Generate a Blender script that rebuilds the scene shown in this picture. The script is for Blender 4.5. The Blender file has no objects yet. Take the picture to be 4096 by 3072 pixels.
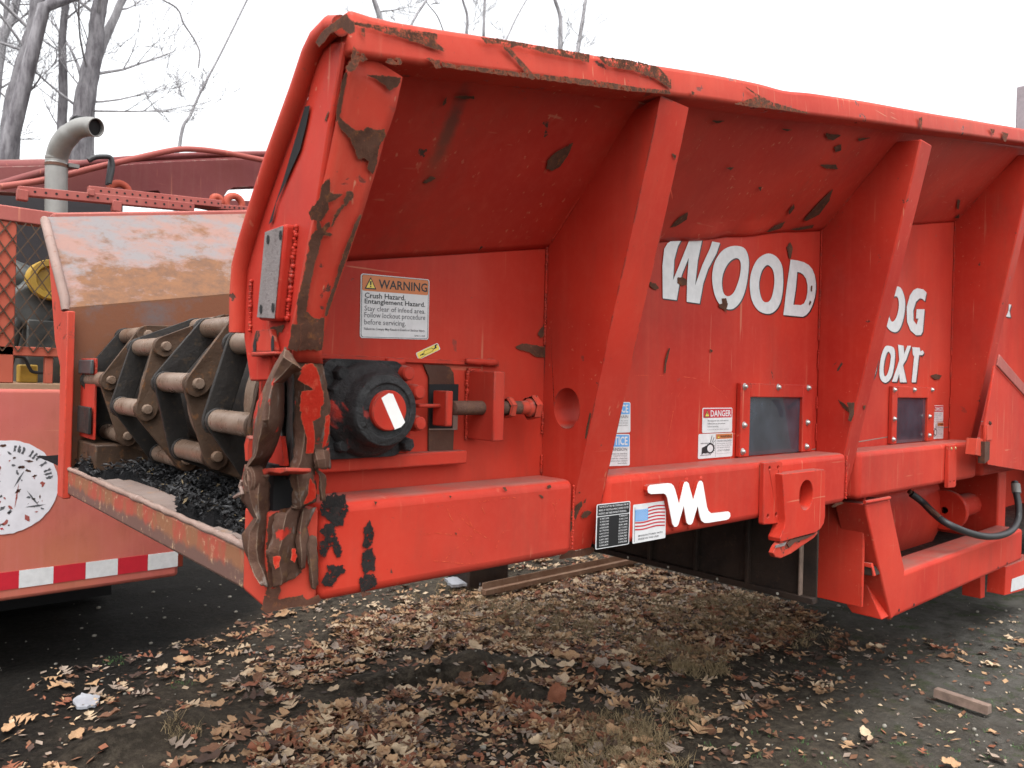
import bpy, bmesh, math, random
from mathutils import Vector, Matrix, noise
from mathutils.geometry import tessellate_polygon
random.seed(7)
S = bpy.context.scene
COL = S.collection

# ------------------------------------------------------------------ camera
F = 3061.1            # focal length in pixels of the 4096 px wide photograph
CAM = Vector((0, 0, 1.5))
R = Matrix(((0.744479, -0.017155, -0.667425),
            (-0.667133, 0.020049, -0.744669),
            (0.026156, 0.999652, 0.003481)))
cam = bpy.data.cameras.new('camera')
cam.sensor_width = 36
cam.lens = 36 * F / 4096
cam.clip_start, cam.clip_end = 0.05, 2000
cam.dof.use_dof = True
cam.dof.focus_distance = 2.3
cam.dof.aperture_fstop = 6.3
camo = bpy.data.objects.new('camera', cam)
camo.matrix_world = Matrix.Translation(CAM) @ R.to_4x4()
COL.objects.link(camo)
S.camera = camo
# ------------------------------------------------------------------ light
SUN_EL, SUN_ROT = math.radians(68), math.radians(215)
W = bpy.data.worlds.new('World')
S.world = W
W.use_nodes = True
nt = W.node_tree
nt.nodes.clear()
sky = nt.nodes.new('ShaderNodeTexSky')
sky.sky_type = 'NISHITA'
sky.sun_disc = False
sky.sun_elevation, sky.sun_rotation = SUN_EL, SUN_ROT
sky.dust_density, sky.air_density, sky.ozone_density = 4, 1.5, 1
hs = nt.nodes.new('ShaderNodeHueSaturation')
hs.inputs['Saturation'].default_value = 0.12
bg = nt.nodes.new('ShaderNodeBackground')
bg.inputs['Strength'].default_value = 0.15
out = nt.nodes.new('ShaderNodeOutputWorld')
nt.links.new(sky.outputs[0], hs.inputs['Color'])
nt.links.new(hs.outputs[0], bg.inputs[0])
nt.links.new(bg.outputs[0], out.inputs[0])
sl = bpy.data.lights.new('sun', 'SUN')
sl.energy, sl.angle, sl.color = 0.5, math.radians(40), (1, .97, .93)
so = bpy.data.objects.new('sun', sl)
d = Vector((-.55, -.60, math.tan(SUN_EL) * .814)).normalized()      # towards the sun: behind and left of the viewer
so.rotation_euler = d.to_track_quat('Z', 'Y').to_euler()
so.location = d * 20
COL.objects.link(so)
sky.sun_rotation = math.atan2(d.x, d.y)
S.view_settings.view_transform = 'Standard'
S.view_settings.look = 'None'
S.view_settings.gamma = 1
S.view_settings.exposure = 1.48
S.view_settings.use_curve_mapping = False

# ------------------------------------------------------------------ measuring the photograph
FR = {'A': (0, 0, 1400 / 2212), 'B': (0, 900, 1400 / 2212), 'C': (0, 1700, 1400 / 2212), 'D': (1200, 900, 1200 / 2212),
      'E': (2200, 1500, 1200 / 2212), 'F': (3000, 900, 1096 / 2212), 'G': (3000, 1600, 1096 / 2020), 'H': (1200, 0, 1600 / 2212),
      'I': (2600, 0, 1496 / 2212), 'J': (0, 2200, 1600 / 2212), 'K': (1200, 2200, 1600 / 2212), 'L': (2600, 2200, 1496 / 2212),
      'M': (920, 1300, 600 / 1659), 'N': (920, 1850, 600 / 1659), 'O': (920, 700, 700 / 1659), 'Q': (1200, 0, 700 / 1659),
      'R': (0, 600, 700 / 1659), 'S': (3400, 1200, 696 / 1659), 'T': (2200, 1400, 800 / 1659), 'U': (200, 1250, 900 / 1659),
      'W': (2550, 850, 800 / 1659), 'X': (1500, 1400, 800 / 2212), 'V': (0, 0, 4096 / 2212), 'a': (0, 1600, 700 / 1452),
      'b': (1700, 1900, 800 / 2212), 'c': (3300, 1950, 796 / 2212), 'd': (0, 0, 800 / 1896)}


def ray(fr, x, y):
    a, b, s = FR[fr]
    return R @ Vector(((a + s * x - 2048) / F, -(b + s * y - 1536) / F, -1))


class Plane:
    """a real plane of the machine; at() finds where a measured point lies on it"""
    def __init__(self, p, n):
        self.p = Vector(p)
        self.n = Vector(n).normalized()
        if self.n.dot(CAM - self.p) < 0:
            self.n = -self.n

    def at(self, fr, x, y, off=0):
        r = ray(fr, x, y)
        return CAM + r * ((self.p + self.n * off - CAM).dot(self.n) / r.dot(self.n))

    def poly(self, fr, pts, off=0):
        return [self.at(fr, x, y, off) for x, y in pts]


def PYp(v): return Plane((0, v, 0), (0, 1, 0))
def PXp(v): return Plane((v, 0, 0), (1, 0, 0))
def PZp(v): return Plane((0, 0, v), (0, 0, 1))


WY, BY = 1.5, 1.365
WALL, BEAM = PYp(WY), PYp(BY)
def foldz(x): return 1.757 + .182 * (x - .85)
def jointz(x): return foldz(x) + .30
JY = 1.215
FLARE = Plane((.85, WY, 1.757), Vector((1, 0, .182)).cross(Vector((0, JY - WY, .30))))
def flz(x): return 2.032 + .187 * (x - .65)
FLY = 1.115
FLANGE = PYp(FLY)
RIB1 = Plane((1.46, 1.405, 1.077), (0, 1, .25))
RIB2 = Plane((3.02, 1.421, 1.05), (0, 1, .216))
POST = Plane((.7, 1.405, 1.077), (0, 1, .28))
POSTF = PXp(.62)
GROUND = PZp(0)

# ------------------------------------------------------------------ materials
MATS = {}


class N:
    def __init__(self, name):
        self.m = bpy.data.materials.new(name)
        self.m.use_nodes = True
        self.t = self.m.node_tree
        self.b = self.t.nodes['Principled BSDF']
        self.tc = self.t.nodes.new('ShaderNodeTexCoord')
        MATS[name] = self.m

    def link(self, a, b): self.t.links.new(a, b)

    def new(self, typ, **kw):
        n = self.t.nodes.new('ShaderNode' + typ)
        for k, v in kw.items(): setattr(n, k, v)
        return n

    def map(self, scale=(1, 1, 1), rot=(0, 0, 0), coord='Object'):
        m = self.new('Mapping')
        m.inputs['Scale'].default_value = scale
        m.inputs['Rotation'].default_value = rot
        self.link(self.tc.outputs[coord], m.inputs['Vector'])
        return m.outputs[0]

    def noise(self, scale, detail=4, rough=.55, vec=None, dist=0):
        n = self.new('TexNoise')
        n.inputs['Scale'].default_value = scale
        n.inputs['Detail'].default_value = detail
        n.inputs['Roughness'].default_value = rough
        n.inputs['Distortion'].default_value = dist
        self.link(vec if vec is not None else self.tc.outputs['Object'], n.inputs['Vector'])
        return n.outputs['Fac']

    def ramp(self, fac, a, b, va=0.0, vb=1.0):
        r = self.new('MapRange')
        r.inputs['From Min'].default_value, r.inputs['From Max'].default_value = a, b
        r.inputs['To Min'].default_value, r.inputs['To Max'].default_value = va, vb
        self.link(fac, r.inputs['Value'])
        return r.outputs[0]

    def math(self, op, a, b=None, clamp=False):
        m = self.new('Math', operation=op, use_clamp=clamp)
        for i, v in enumerate((a, b)):
            if v is None: continue
            if isinstance(v, (int, float)): m.inputs[i].default_value = v
            else: self.link(v, m.inputs[i])
        return m.outputs[0]

    def mix(self, fac, a, b, mode='MIX'):
        m = self.new('Mix', data_type='RGBA', blend_type=mode)
        for s, v in (('Factor', fac), ('A', a), ('B', b)):
            i = [q for q in m.inputs if q.name == s and (q.type == 'RGBA' or s == 'Factor')][0]
            if isinstance(v, (int, float)): i.default_value = v
            elif isinstance(v, tuple): i.default_value = (*v, 1)
            else: self.link(v, i)
        return [o for o in m.outputs if o.type == 'RGBA'][0]

    def mixv(self, fac, a, b):
        m = self.new('Mix', data_type='FLOAT')
        for i, v in enumerate((fac, a, b)):
            if isinstance(v, (int, float)): m.inputs[i].default_value = v
            else: self.link(v, m.inputs[i])
        return m.outputs[0]

    def set(self, **kw):
        for k, v in kw.items():
            i = self.b.inputs[k.replace('_', ' ')]
            if isinstance(v, (int, float)): i.default_value = v
            elif isinstance(v, tuple): i.default_value = (*v, 1)
            else: self.link(v, i)

    def bump(self, h, strength=.3, dist=.01):
        b = self.new('Bump')
        b.inputs['Strength'].default_value = strength
        b.inputs['Distance'].default_value = dist
        self.link(h, b.inputs['Height'])
        self.link(b.outputs[0], self.b.inputs['Normal'])


def paint(name, c1, c2, rough=.36, chips=.695, scratch=1.0, dust=.7, wear=1.0, fade=.0, rustc=(.05, .030, .024), coat=.12, low=0, stains=()):
    n = N(name)
    big = n.noise(1.7, 3)
    col = n.mix(n.ramp(big, .35, .68), c1, c2)
    streak = n.noise(3.0, 5, .6, n.map((9, 9, .45)))
    lite = (c1[0] * .95 + .05, c1[1] + .055, c1[2] + .038)
    col = n.mix(n.ramp(streak, .52, .80, 0, .22 + fade), col, lite)
    col = n.mix(n.ramp(n.noise(.9, 4, .6, n.map((1, 1, 1), (.3, .2, 1))), .45, .72, 0, .38), col, lite)
    mott = n.noise(38, 4, .7)
    col = n.mix(n.ramp(mott, .45, .75, 0, .14), col, lite)
    # grime: brown film in broad cloudy runs, and fine dark specks
    gr = n.math('MULTIPLY', n.ramp(n.noise(2.2, 7, .68, n.map((1.6, 1.6, .7))), .48, .72), n.ramp(n.noise(15, 5, .7, n.map((2.5, 2.5, .5))), .3, .7))
    col = n.mix(n.math('MULTIPLY', gr, .50), col, (.16, .038, .022))
    col = n.mix(n.ramp(n.noise(130, 3, .7), .68, .74, 0, .55), col, (.10, .035, .025))
    # straight scuffs in bundles, where things have rubbed along the plates
    for sc, ro, th in (((70, 70, 2.0), (.5, .35, 0), .70), ((55, 55, 1.6), (-.35, -.55, .3), .715), ((3.0, 60, 60), (0, .25, .2), .715)):
        s = n.noise(1.0, 2, .5, n.map(sc, ro))
        ln = n.ramp(s, th - .02, th + .01, 0, .5 * scratch)
        gate = n.ramp(n.noise(3.1, 3, .5, n.map((1, 1, 1), (sc[0], 0, 0))), .48, .62)
        col = n.mix(n.math('MULTIPLY', ln, gate), col, (.52, .20, .12))
    # dust lies on faces that look up
    geo = n.new('NewGeometry')
    sep = n.new('SeparateXYZ')
    n.link(geo.outputs['Normal'], sep.inputs[0])
    up = n.ramp(sep.outputs['Z'], .75, .97)
    up = n.math('MULTIPLY', up, n.ramp(n.noise(9, 5, .65), .3, .62, .25, dust))
    col = n.mix(up, col, (.19, .115, .095))
    for ctr, ax, rl, rs, sc_, st in stains:
        mp = n.new('Mapping', vector_type='TEXTURE')
        mp.inputs['Location'].default_value = ctr
        mp.inputs['Rotation'].default_value = Vector(ax).to_track_quat('Z', 'Y').to_euler()
        mp.inputs['Scale'].default_value = (rs, rs, rl)
        n.link(n.tc.outputs['Object'], mp.inputs['Vector'])
        g_ = n.new('TexGradient', gradient_type='SPHERICAL')
        n.link(mp.outputs[0], g_.inputs['Vector'])
        f_ = n.ramp(n.math('ADD', g_.outputs['Fac'], n.math('MULTIPLY', n.math('SUBTRACT', n.noise(30, 5, .7), .5), .7)), .25, .75, 0, st)
        col = n.mix(f_, col, sc_)
    # chips and rusted edges
    ch = n.noise(13, 7, .62, None, .4)
    gate = n.ramp(n.noise(1.9, 2), .45, .6)
    chip = n.math('MULTIPLY', n.ramp(ch, chips - .02, chips), gate)
    bev = n.new('Bevel', samples=3)
    bev.inputs['Radius'].default_value = .008
    dt = n.new('VectorMath', operation='DOT_PRODUCT')
    n.link(bev.outputs[0], dt.inputs[0])
    n.link(geo.outputs['Normal'], dt.inputs[1])
    edge = n.math('SUBTRACT', 1.0, dt.outputs['Value'])
    edge = n.math('MULTIPLY', n.ramp(edge, .03, .16), n.ramp(n.noise(17, 6, .7), .56 - .08 * wear, .62 - .06 * wear))
    rust = n.math('MAXIMUM', chip, n.math('MULTIPLY', edge, min(1, wear)))
    rc = n.mix(n.noise(60, 4), rustc, tuple(min(1, q * 1.9) for q in rustc))
    col = n.mix(rust, col, rc)
    n.set(Base_Color=col, Roughness=n.mixv(rust, n.ramp(n.noise(22, 4), .3, .7, rough - .06, rough + .14), .85),
          Coat_Weight=n.ramp(rust, 0, 1, coat, 0), Coat_Roughness=.2, Specular_IOR_Level=n.ramp(rust, 0, 1, .32, .06))
    h = n.math('ADD', n.math('MULTIPLY', n.noise(2.6, 2), 1.0), n.math('MULTIPLY', n.noise(90, 3), .012))
    h = n.math('SUBTRACT', h, n.math('MULTIPLY', rust, .035))
    n.bump(h, .35, .03)
    return n.m


RED1, RED2 = (.50, .027, .010), (.36, .013, .0055)
red = paint('red_paint', RED1, RED2)
red_worn = paint('worn_red_paint', (.50, .045, .022), (.41, .026, .012), chips=.645, wear=1.6, fade=.22, rough=.42, scratch=1.5)  # worn and chipped; the fade also paints in a pink sky sheen
red_low = paint('plain_red_paint', (.52, .026, .008), RED2, chips=.74, wear=.7)
faded = paint('faded_red_paint', (.34, .085, .07), (.28, .065, .055), rough=.45, fade=.18, chips=.8, dust=.5, coat=.12)
faded2 = paint('chalky_red_paint', (.20, .055, .055), (.16, .04, .042), rough=.55, fade=.1, chips=.78, coat=0, rustc=(.30, .30, .25))
orange_red = paint('orange_red_paint', (.40, .075, .04), (.33, .055, .032), rough=.45, fade=.1, chips=.72)


def rusty(name, a, b, c, rough=.85, sc=22, bump=.5):
    n = N(name)
    col = n.mix(n.ramp(n.noise(sc * .3, 4), .35, .65), a, b)
    col = n.mix(n.ramp(n.noise(sc * 2.2, 6, .7), .55, .72), col, c)
    n.set(Base_Color=col, Roughness=n.ramp(n.noise(sc, 4), .3, .7, rough - .2, rough + .1), Specular_IOR_Level=.22)
    n.bump(n.noise(sc * 4, 6, .7), bump, .004)
    return n.m


rust_dark = rusty('dark_rust', (.062, .028, .020), (.095, .048, .034), (.14, .058, .026))
rust_rim = rusty('paint_rim', (.46, .10, .07), (.30, .045, .03), (.13, .05, .03), bump=.2, sc=40)
steel_rust = rusty('brown_worn_steel', (.044, .025, .016), (.078, .048, .031), (.15, .066, .026), rough=.6)
steel_bar = rusty('polished_worn_steel', (.125, .080, .055), (.21, .155, .12), (.075, .038, .022), rough=.38, bump=.25)
steel_dark = rusty('oily_dark_steel', (.018, .016, .015), (.03, .027, .025), (.06, .042, .028), rough=.6)
pad_grey = rusty('grey_pitted_steel', (.17, .145, .142), (.23, .20, .195), (.09, .065, .062), sc=45)
edge_rust = rusty('rubbed_rusty_steel', (.20, .135, .11), (.27, .19, .16), (.36, .28, .25), rough=.55)
belly = rusty('brown_black_steel', (.022, .016, .014), (.04, .026, .02), (.055, .032, .022), rough=.7)
thread = rusty('rusty_thread', (.10, .05, .038), (.13, .07, .05), (.18, .085, .045), bump=.8, sc=50)


def plain(name, c, rough=.5, metal=0., var=.12, sc=30, bump=0, **kw):
    n = N(name)
    dk = tuple(v * (1 - var * 2) for v in c)
    n.set(Base_Color=n.mix(n.ramp(n.noise(sc, 5, .65), .3, .7), dk, c), Roughness=rough, Metallic=metal, **kw)
    if bump: n.bump(n.noise(sc * 2, 4), bump, .004)
    return n.m


white_vinyl = plain('white_vinyl', (.66, .66, .665), .4, var=.09)
white_paint = plain('white_enamel', (.85, .84, .82), .3, var=.04)
ink = plain('black_ink', (.012, .012, .014), .4)
grey_ink = plain('grey_ink', (.10, .10, .11), .5)
orange_v = plain('orange_vinyl', (.55, .17, .05), .4, var=.05)
yellow_v = plain('yellow_vinyl', (.80, .62, .10), .4, var=.05)
blue_v = plain('blue_vinyl', (.12, .33, .66), .4, var=.05)
red_v = plain('red_vinyl', (.50, .015, .03), .35, var=.06)
glass_dark = plain('smoked_pane', (.050, .060, .080), .22, var=.3, sc=9, Coat_Weight=.6)
zinc = plain('zinc_bolt', (.5, .5, .48), .35, .8)
rubber = plain('black_rubber', (.022, .022, .024), .5)
galv = plain('grey_exhaust_steel', (.27, .265, .25), .5, .25, var=.12, sc=14)
yellow_p = plain('yellow_enamel', (.55, .34, .05), .4)
dark_fill = plain('painted_shade_black', (.008, .008, .009), .9)  # near-black that paints the shade in holes, gaps and below the rear machine
wood_grey = plain('weathered_wood', (.26, .18, .14), .85, sc=18, var=.25)
plastic_w = plain('white_scrap_plastic', (.36, .37, .40), .45)
engine_grey = plain('engine_grey', (.10, .105, .10), .55, .3, var=.35, sc=9)


def grease():
    n = N('black_grease')
    m = n.ramp(n.noise(9, 6, .68, None, .6), .60, .64)
    m = n.math('MULTIPLY', m, n.ramp(n.noise(28, 4), .35, .6))
    col = n.mix(m, n.mix(n.noise(30, 5), (.008, .008, .009), (.028, .027, .028)), (.42, .03, .018))
    n.set(Base_Color=col, Roughness=n.ramp(n.noise(35, 4), .35, .65, .42, .85), Specular_IOR_Level=.4)
    n.bump(n.noise(26, 6, .7), .9, .012)
    return n.m


grease_m = grease()


def hopper_inner():
    n = N('worn_hopper_inside')
    sep = n.new('SeparateXYZ')
    n.link(n.tc.outputs['Object'], sep.inputs[0])
    fz = n.math('ADD', n.math('MULTIPLY', sep.outputs['X'], .182), 1.757 - .182 * .85)
    h = n.math('SUBTRACT', sep.outputs['Z'], fz)                 # height over the fold
    base = n.mix(n.ramp(n.noise(7, 6, .7, n.map((1, 1, 1.8))), .43, .60), (.235, .135, .112), (.175, .158, .158))
    base = n.mix(n.ramp(n.noise(34, 6, .75), .52, .72, 0, .8), base, (.155, .11, .105))
    r = n.math('ADD', n.math('MULTIPLY', h, -1.9), n.math('MULTIPLY', n.ramp(n.noise(4.5, 7, .62, n.map((1, 1, 1.5))), .25, .75), 1.1))
    r = n.math('ADD', r, n.math('MULTIPLY', sep.outputs['X'], .32))
    rust = n.ramp(n.math('ADD', r, n.math('MULTIPLY', n.math('SUBTRACT', n.noise(40, 6, .75), .5), .5)), .42, .66)
    rc = n.mix(n.ramp(n.noise(24, 6, .7), .4, .7), (.17, .075, .032), (.10, .05, .03))
    low = n.ramp(h, -.01, .0, 1, 0)
    rc = n.mix(low, rc, n.mix(n.ramp(n.noise(6, 6, .7), .52, .7), (.165, .064, .032), (.125, .092, .086)))
    rust = n.math('MAXIMUM', rust, low)
    n.set(Base_Color=n.mix(rust, base, rc), Roughness=.7, Specular_IOR_Level=.3)
    n.bump(n.noise(50, 5, .7), .3, .003)
    return n.m


hopper_m = hopper_inner()


def front_beam_m():
    n = N('rust_streaked_red_paint')
    v = n.noise(6, 6, .65, n.map((1, 1, .55)))
    col = n.mix(n.ramp(v, .47, .56), (.33, .060, .036), (.235, .10, .048))
    sep = n.new('SeparateXYZ')
    n.link(n.tc.outputs['Object'], sep.inputs[0])
    lo = n.math('ADD', n.ramp(sep.outputs['Z'], 1.07, 1.16, .62, .0), n.math('MULTIPLY', n.noise(9, 6, .7), .5))
    col = n.mix(n.ramp(lo, .56, .66), col, (.13, .07, .055))
    col = n.mix(n.ramp(n.noise(40, 5, .7), .58, .7), col, (.5, .33, .2))
    n.set(Base_Color=col, Roughness=.6)
    n.bump(n.noise(40, 5), .25, .003)
    return n.m


front_m = front_beam_m()


def soil():
    n = N('dark_soil')
    c = n.mix(n.ramp(n.noise(1.1, 5), .35, .65), (.025, .020, .0145), (.060, .049, .037))
    c = n.mix(n.ramp(n.noise(19, 7, .72), .44, .72), c, (.115, .093, .068))
    c = n.mix(n.ramp(n.noise(85, 5, .8), .66, .72), c, (.16, .135, .105))
    sep = n.new('SeparateXYZ')
    n.link(n.tc.outputs['Object'], sep.inputs[0])
    # trodden grey gravelly patch with moss near the viewer's right
    g = n.math('SUBTRACT', n.math('MULTIPLY', sep.outputs['X'], .9), n.math('MULTIPLY', sep.outputs['Y'], 1.2))
    g = n.math('ADD', g, n.math('MULTIPLY', n.noise(1.6, 5), 1.6))
    gm = n.ramp(g, 1.6, 3.4)
    gc = n.mix(n.ramp(n.noise(7, 6, .7), .40, .62), (.060, .056, .048), (.105, .10, .088))
    gc = n.mix(n.ramp(n.noise(5, 7, .75), .54, .64), gc, (.045, .062, .026))
    gc = n.mix(n.ramp(n.noise(70, 4, .8), .66, .7), gc, (.30, .29, .26))
    c = n.mix(gm, c, gc)
    # shade around the rear machine painted into the soil colour, with black wet mulch
    shade_mulch = n.math('ADD', n.math('MULTIPLY', sep.outputs['X'], -.9), n.math('MULTIPLY', sep.outputs['Y'], 1.0))
    shade_mulch = n.math('ADD', shade_mulch, n.math('MULTIPLY', n.math('SUBTRACT', n.noise(1.3, 6, .6), .5), 1.6))
    c = n.mix(n.ramp(shade_mulch, 2.3, 3.1, 0, .93), c, n.mix(n.ramp(n.noise(40, 6, .75), .5, .75), (.0075, .0068, .006), (.03, .026, .022)))
    n.set(Base_Color=c, Roughness=.95, Specular_IOR_Level=.12)
    n.bump(n.noise(26, 8, .72), .9, .03)
    return n.m


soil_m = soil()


def leafm(name, c, c2):
    n = N(name)
    col = n.mix(n.ramp(n.noise(26, 5, .6), .35, .68), c, c2)
    n.set(Base_Color=col, Roughness=.7, Specular_IOR_Level=.25)
    return n.m


LEAF = [leafm('tan_leaf', (.44, .285, .16), (.31, .175, .095)), leafm('brown_leaf', (.21, .105, .06), (.12, .06, .037)),
        leafm('pale_leaf', (.56, .43, .29), (.40, .29, .19)), leafm('russet_leaf', (.27, .105, .055), (.18, .065, .04)),
        leafm('grey_leaf', (.34, .27, .215), (.24, .18, .14)), leafm('dark_leaf', (.085, .05, .036), (.055, .035, .028)),
        leafm('red_leaf', (.27, .03, .022), (.18, .025, .02))]
grass_m = leafm('dry_grass', (.30, .225, .125), (.19, .14, .08))
green_m = leafm('green_sprout', (.055, .12, .035), (.09, .15, .06))
crumb_m = plain('black_crumbs', (.010, .010, .011), .95, var=.4, sc=120, bump=1.0, Specular_IOR_Level=.1)
stone_m = plain('pale_pebble', (.30, .28, .235), .8, var=.2, sc=60)
mulch_m = plain('black_mulch', (.018, .018, .02), .62, var=.3, sc=40)


def bark(name, a, b):
    n = N(name)
    n.set(Base_Color=n.mix(n.ramp(n.noise(3, 6, .7, n.map((5, 5, 1.2))), .38, .62), a, b), Roughness=.9, Specular_IOR_Level=.2)
    return n.m


bark_d = bark('grey_bark', (.10, .092, .10), (.225, .215, .225))
bark_haze = bark('sky_hazed_bark', (.20, .19, .20), (.36, .35, .36))  # bark lightened so the haze of the bright sky is in its colour


# ------------------------------------------------------------------ mesh helpers
class MB:
    def __init__(self):
        self.v, self.f, self.mi = [], [], []

    def add(self, vs, fs, mi=0):
        b = len(self.v)
        self.v += [Vector(q) for q in vs]
        self.f += [tuple(b + i for i in q) for q in fs]
        self.mi += [mi] * len(fs)

    def box(self, a, b, mi=0):
        (x0, y0, z0), (x1, y1, z1) = a, b
        x0, x1 = sorted((x0, x1)); y0, y1 = sorted((y0, y1)); z0, z1 = sorted((z0, z1))
        self.hexa([(x0, y0, z0), (x1, y0, z0), (x1, y1, z0), (x0, y1, z0)], [(x0, y0, z1), (x1, y0, z1), (x1, y1, z1), (x0, y1, z1)], mi)

    def hexa(self, lo, hi, mi=0):
        self.add(list(lo) + list(hi), [(0, 3, 2, 1), (4, 5, 6, 7), (0, 1, 5, 4), (1, 2, 6, 5), (2, 3, 7, 6), (3, 0, 4, 7)], mi)

    def prism(self, loops, off, mi=0, back=True, side_mi=None):
        """a flat outline (with holes) given depth along off"""
        loops = [[Vector(q) for q in l] for l in (loops if isinstance(loops[0], list) else [loops])]
        off = Vector(off)
        tris = tessellate_polygon(loops)
        flat = [q for l in loops for q in l]
        n = len(flat)
        self.add(flat, tris, mi)
        if off.length < 1e-9: return
        b = len(self.v)
        if back: self.add([q + off for q in flat], [t[::-1] for t in tris], mi)
        else: self.v += [q + off for q in flat]
        k = 0
        for l in loops:
            m = len(l)
            for i in range(m):
                j = (i + 1) % m
                self.f.append((b - n + k + i, b - n + k + j, b + k + j, b + k + i))
                self.mi.append(mi if side_mi is None else side_mi)
            k += m

    def tube(self, path, rad, seg=10, mi=0, caps=True, wob=0):
        path = [Vector(q) for q in path]
        if not isinstance(rad, (list, tuple)): rad = [rad] * len(path)
        rings = []
        up = None
        for i, q in enumerate(path):
            t = (path[min(i + 1, len(path) - 1)] - path[max(i - 1, 0)]).normalized()
            if up is None:
                up = t.orthogonal().normalized()
            up = (up - t * up.dot(t))
            up = up.normalized() if up.length > 1e-6 else t.orthogonal().normalized()
            s = t.cross(up)
            rings.append([q + (up * math.cos(2 * math.pi * k / seg) + s * math.sin(2 * math.pi * k / seg)) * rad[i] *
                          (1 + (random.uniform(-wob, wob) if wob else 0)) for k in range(seg)])
        vs = [p_ for r_ in rings for p_ in r_]
        fs = []
        for i in range(len(path) - 1):
            for k in range(seg):
                a, b2 = i * seg + k, i * seg + (k + 1) % seg
                fs.append((a, b2, b2 + seg, a + seg))
        if caps:
            fs.append(tuple(range(seg))[::-1])
            fs.append(tuple((len(path) - 1) * seg + k for k in range(seg)))
        self.add(vs, fs, mi)

    def cyl(self, a, b, r, seg=20, mi=0, r2=None):
        self.tube([a, b], [r, r if r2 is None else r2], seg, mi)

    def lathe(self, c, axis, prof, seg=40, mi=0, mis=None):
        axis = Vector(axis).normalized()
        u = axis.orthogonal().normalized()
        w = axis.cross(u)
        vs = []
        for (r_, h) in prof:
            for k in range(seg):
                a = 2 * math.pi * k / seg
                vs.append(Vector(c) + axis * h + (u * math.cos(a) + w * math.sin(a)) * r_)
        for i in range(len(prof) - 1):
            fs = []
            for k in range(seg):
                k2 = (k + 1) % seg
                fs.append((i * seg + k, i * seg + k2, (i + 1) * seg + k2, (i + 1) * seg + k))
            b = len(self.v) - (0 if i == 0 else len(vs))
            if i == 0:
                self.add(vs, fs, mis[i] if mis else mi)
                base = len(self.v) - len(vs)
            else:
                self.f += [tuple(base + q for q in f_) for f_ in fs]
                self.mi += [mis[i] if mis else mi] * len(fs)
        self.f.append(tuple(base + (len(prof) - 1) * seg + k for k in range(seg)))
        self.mi.append(mis[-1] if mis else mi)

    def grid(self, rows, mi=0):
        nr, nc = len(rows), len(rows[0])
        self.add([q for r_ in rows for q in r_], [(i * nc + j, i * nc + j + 1, (i + 1) * nc + j + 1, (i + 1) * nc + j)
                                                  for i in range(nr - 1) for j in range(nc - 1)], mi)

    def blob(self, c, r, seg=8, mi=0, sq=(1, 1, 1)):
        c = Vector(c)
        vs, fs = [], []
        nr = max(3, seg // 2)
        for i in range(nr + 1):
            th = math.pi * i / nr
            for k in range(seg):
                ph = 2 * math.pi * k / seg
                vs.append(c + Vector((math.sin(th) * math.cos(ph) * sq[0], math.sin(th) * math.sin(ph) * sq[1], math.cos(th) * sq[2])) * r)
        for i in range(nr):
            for k in range(seg):
                k2 = (k + 1) % seg
                fs.append((i * seg + k, (i + 1) * seg + k, (i + 1) * seg + k2, i * seg + k2))
        self.add(vs, fs, mi)

    def mesh(self, name, mats, smooth=None, fix=True):
        me = bpy.data.meshes.new(name)
        me.from_pydata([tuple(q) for q in self.v], [], self.f)
        for m in (mats if isinstance(mats, (list, tuple)) else [mats]): me.materials.append(m)
        me.polygons.foreach_set('material_index', self.mi)
        if fix:
            bm = bmesh.new()
            bm.from_mesh(me)
            bmesh.ops.recalc_face_normals(bm, faces=bm.faces)
            bm.to_mesh(me)
            bm.free()
        if smooth is not None:
            me.polygons.foreach_set('use_smooth', [True] * len(me.polygons))
            me.set_sharp_from_angle(angle=math.radians(smooth))
        return me

    def build(self, name, mats, parent=None, bevel=0, seg=2, smooth=35, fix=True, sub=0, solid=0):
        me = self.mesh(name, mats, smooth, fix)
        o = bpy.data.objects.new(name, me)
        COL.objects.link(o)
        if name in ('weld_bead', 'bolt_hole', 'bar_hole', 'lettering', 'wear_mark'): o['kind'] = 'stuff'
        attach(o, parent)
        if solid:
            m = o.modifiers.new('solid', 'SOLIDIFY')
            m.thickness, m.offset = solid, 0
        if sub:
            m = o.modifiers.new('sub', 'SUBSURF')
            m.levels = m.render_levels = sub
        if bevel:
            m = o.modifiers.new('bevel', 'BEVEL')
            m.width, m.segments, m.limit_method, m.angle_limit = bevel, seg, 'ANGLE', math.radians(40)
            m.harden_normals = False
        return o


def attach(o, parent):
    if parent is not None:
        o.parent = parent
        base = parent
        loc = Vector((0, 0, 0))
        while base is not None:
            loc += base.location
            base = base.parent
        o.matrix_parent_inverse = Matrix.Translation(-Vector(parent.get('_w', (0, 0, 0))))
        o['_w'] = (0.0, 0.0, 0.0)
    return o


def thing(name, loc, label, cat, group=None):
    o = bpy.data.objects.new(name, None)
    o.empty_display_size = .2
    o.location = loc
    o['_w'] = tuple(loc)
    COL.objects.link(o)
    return tag(o, label, cat, group)


def tag(o, label=None, cat=None, group=None, kind=None):
    if label: o['label'] = label
    if cat: o['category'] = cat
    if group: o['group'] = group
    if kind: o['kind'] = kind
    return o


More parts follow.
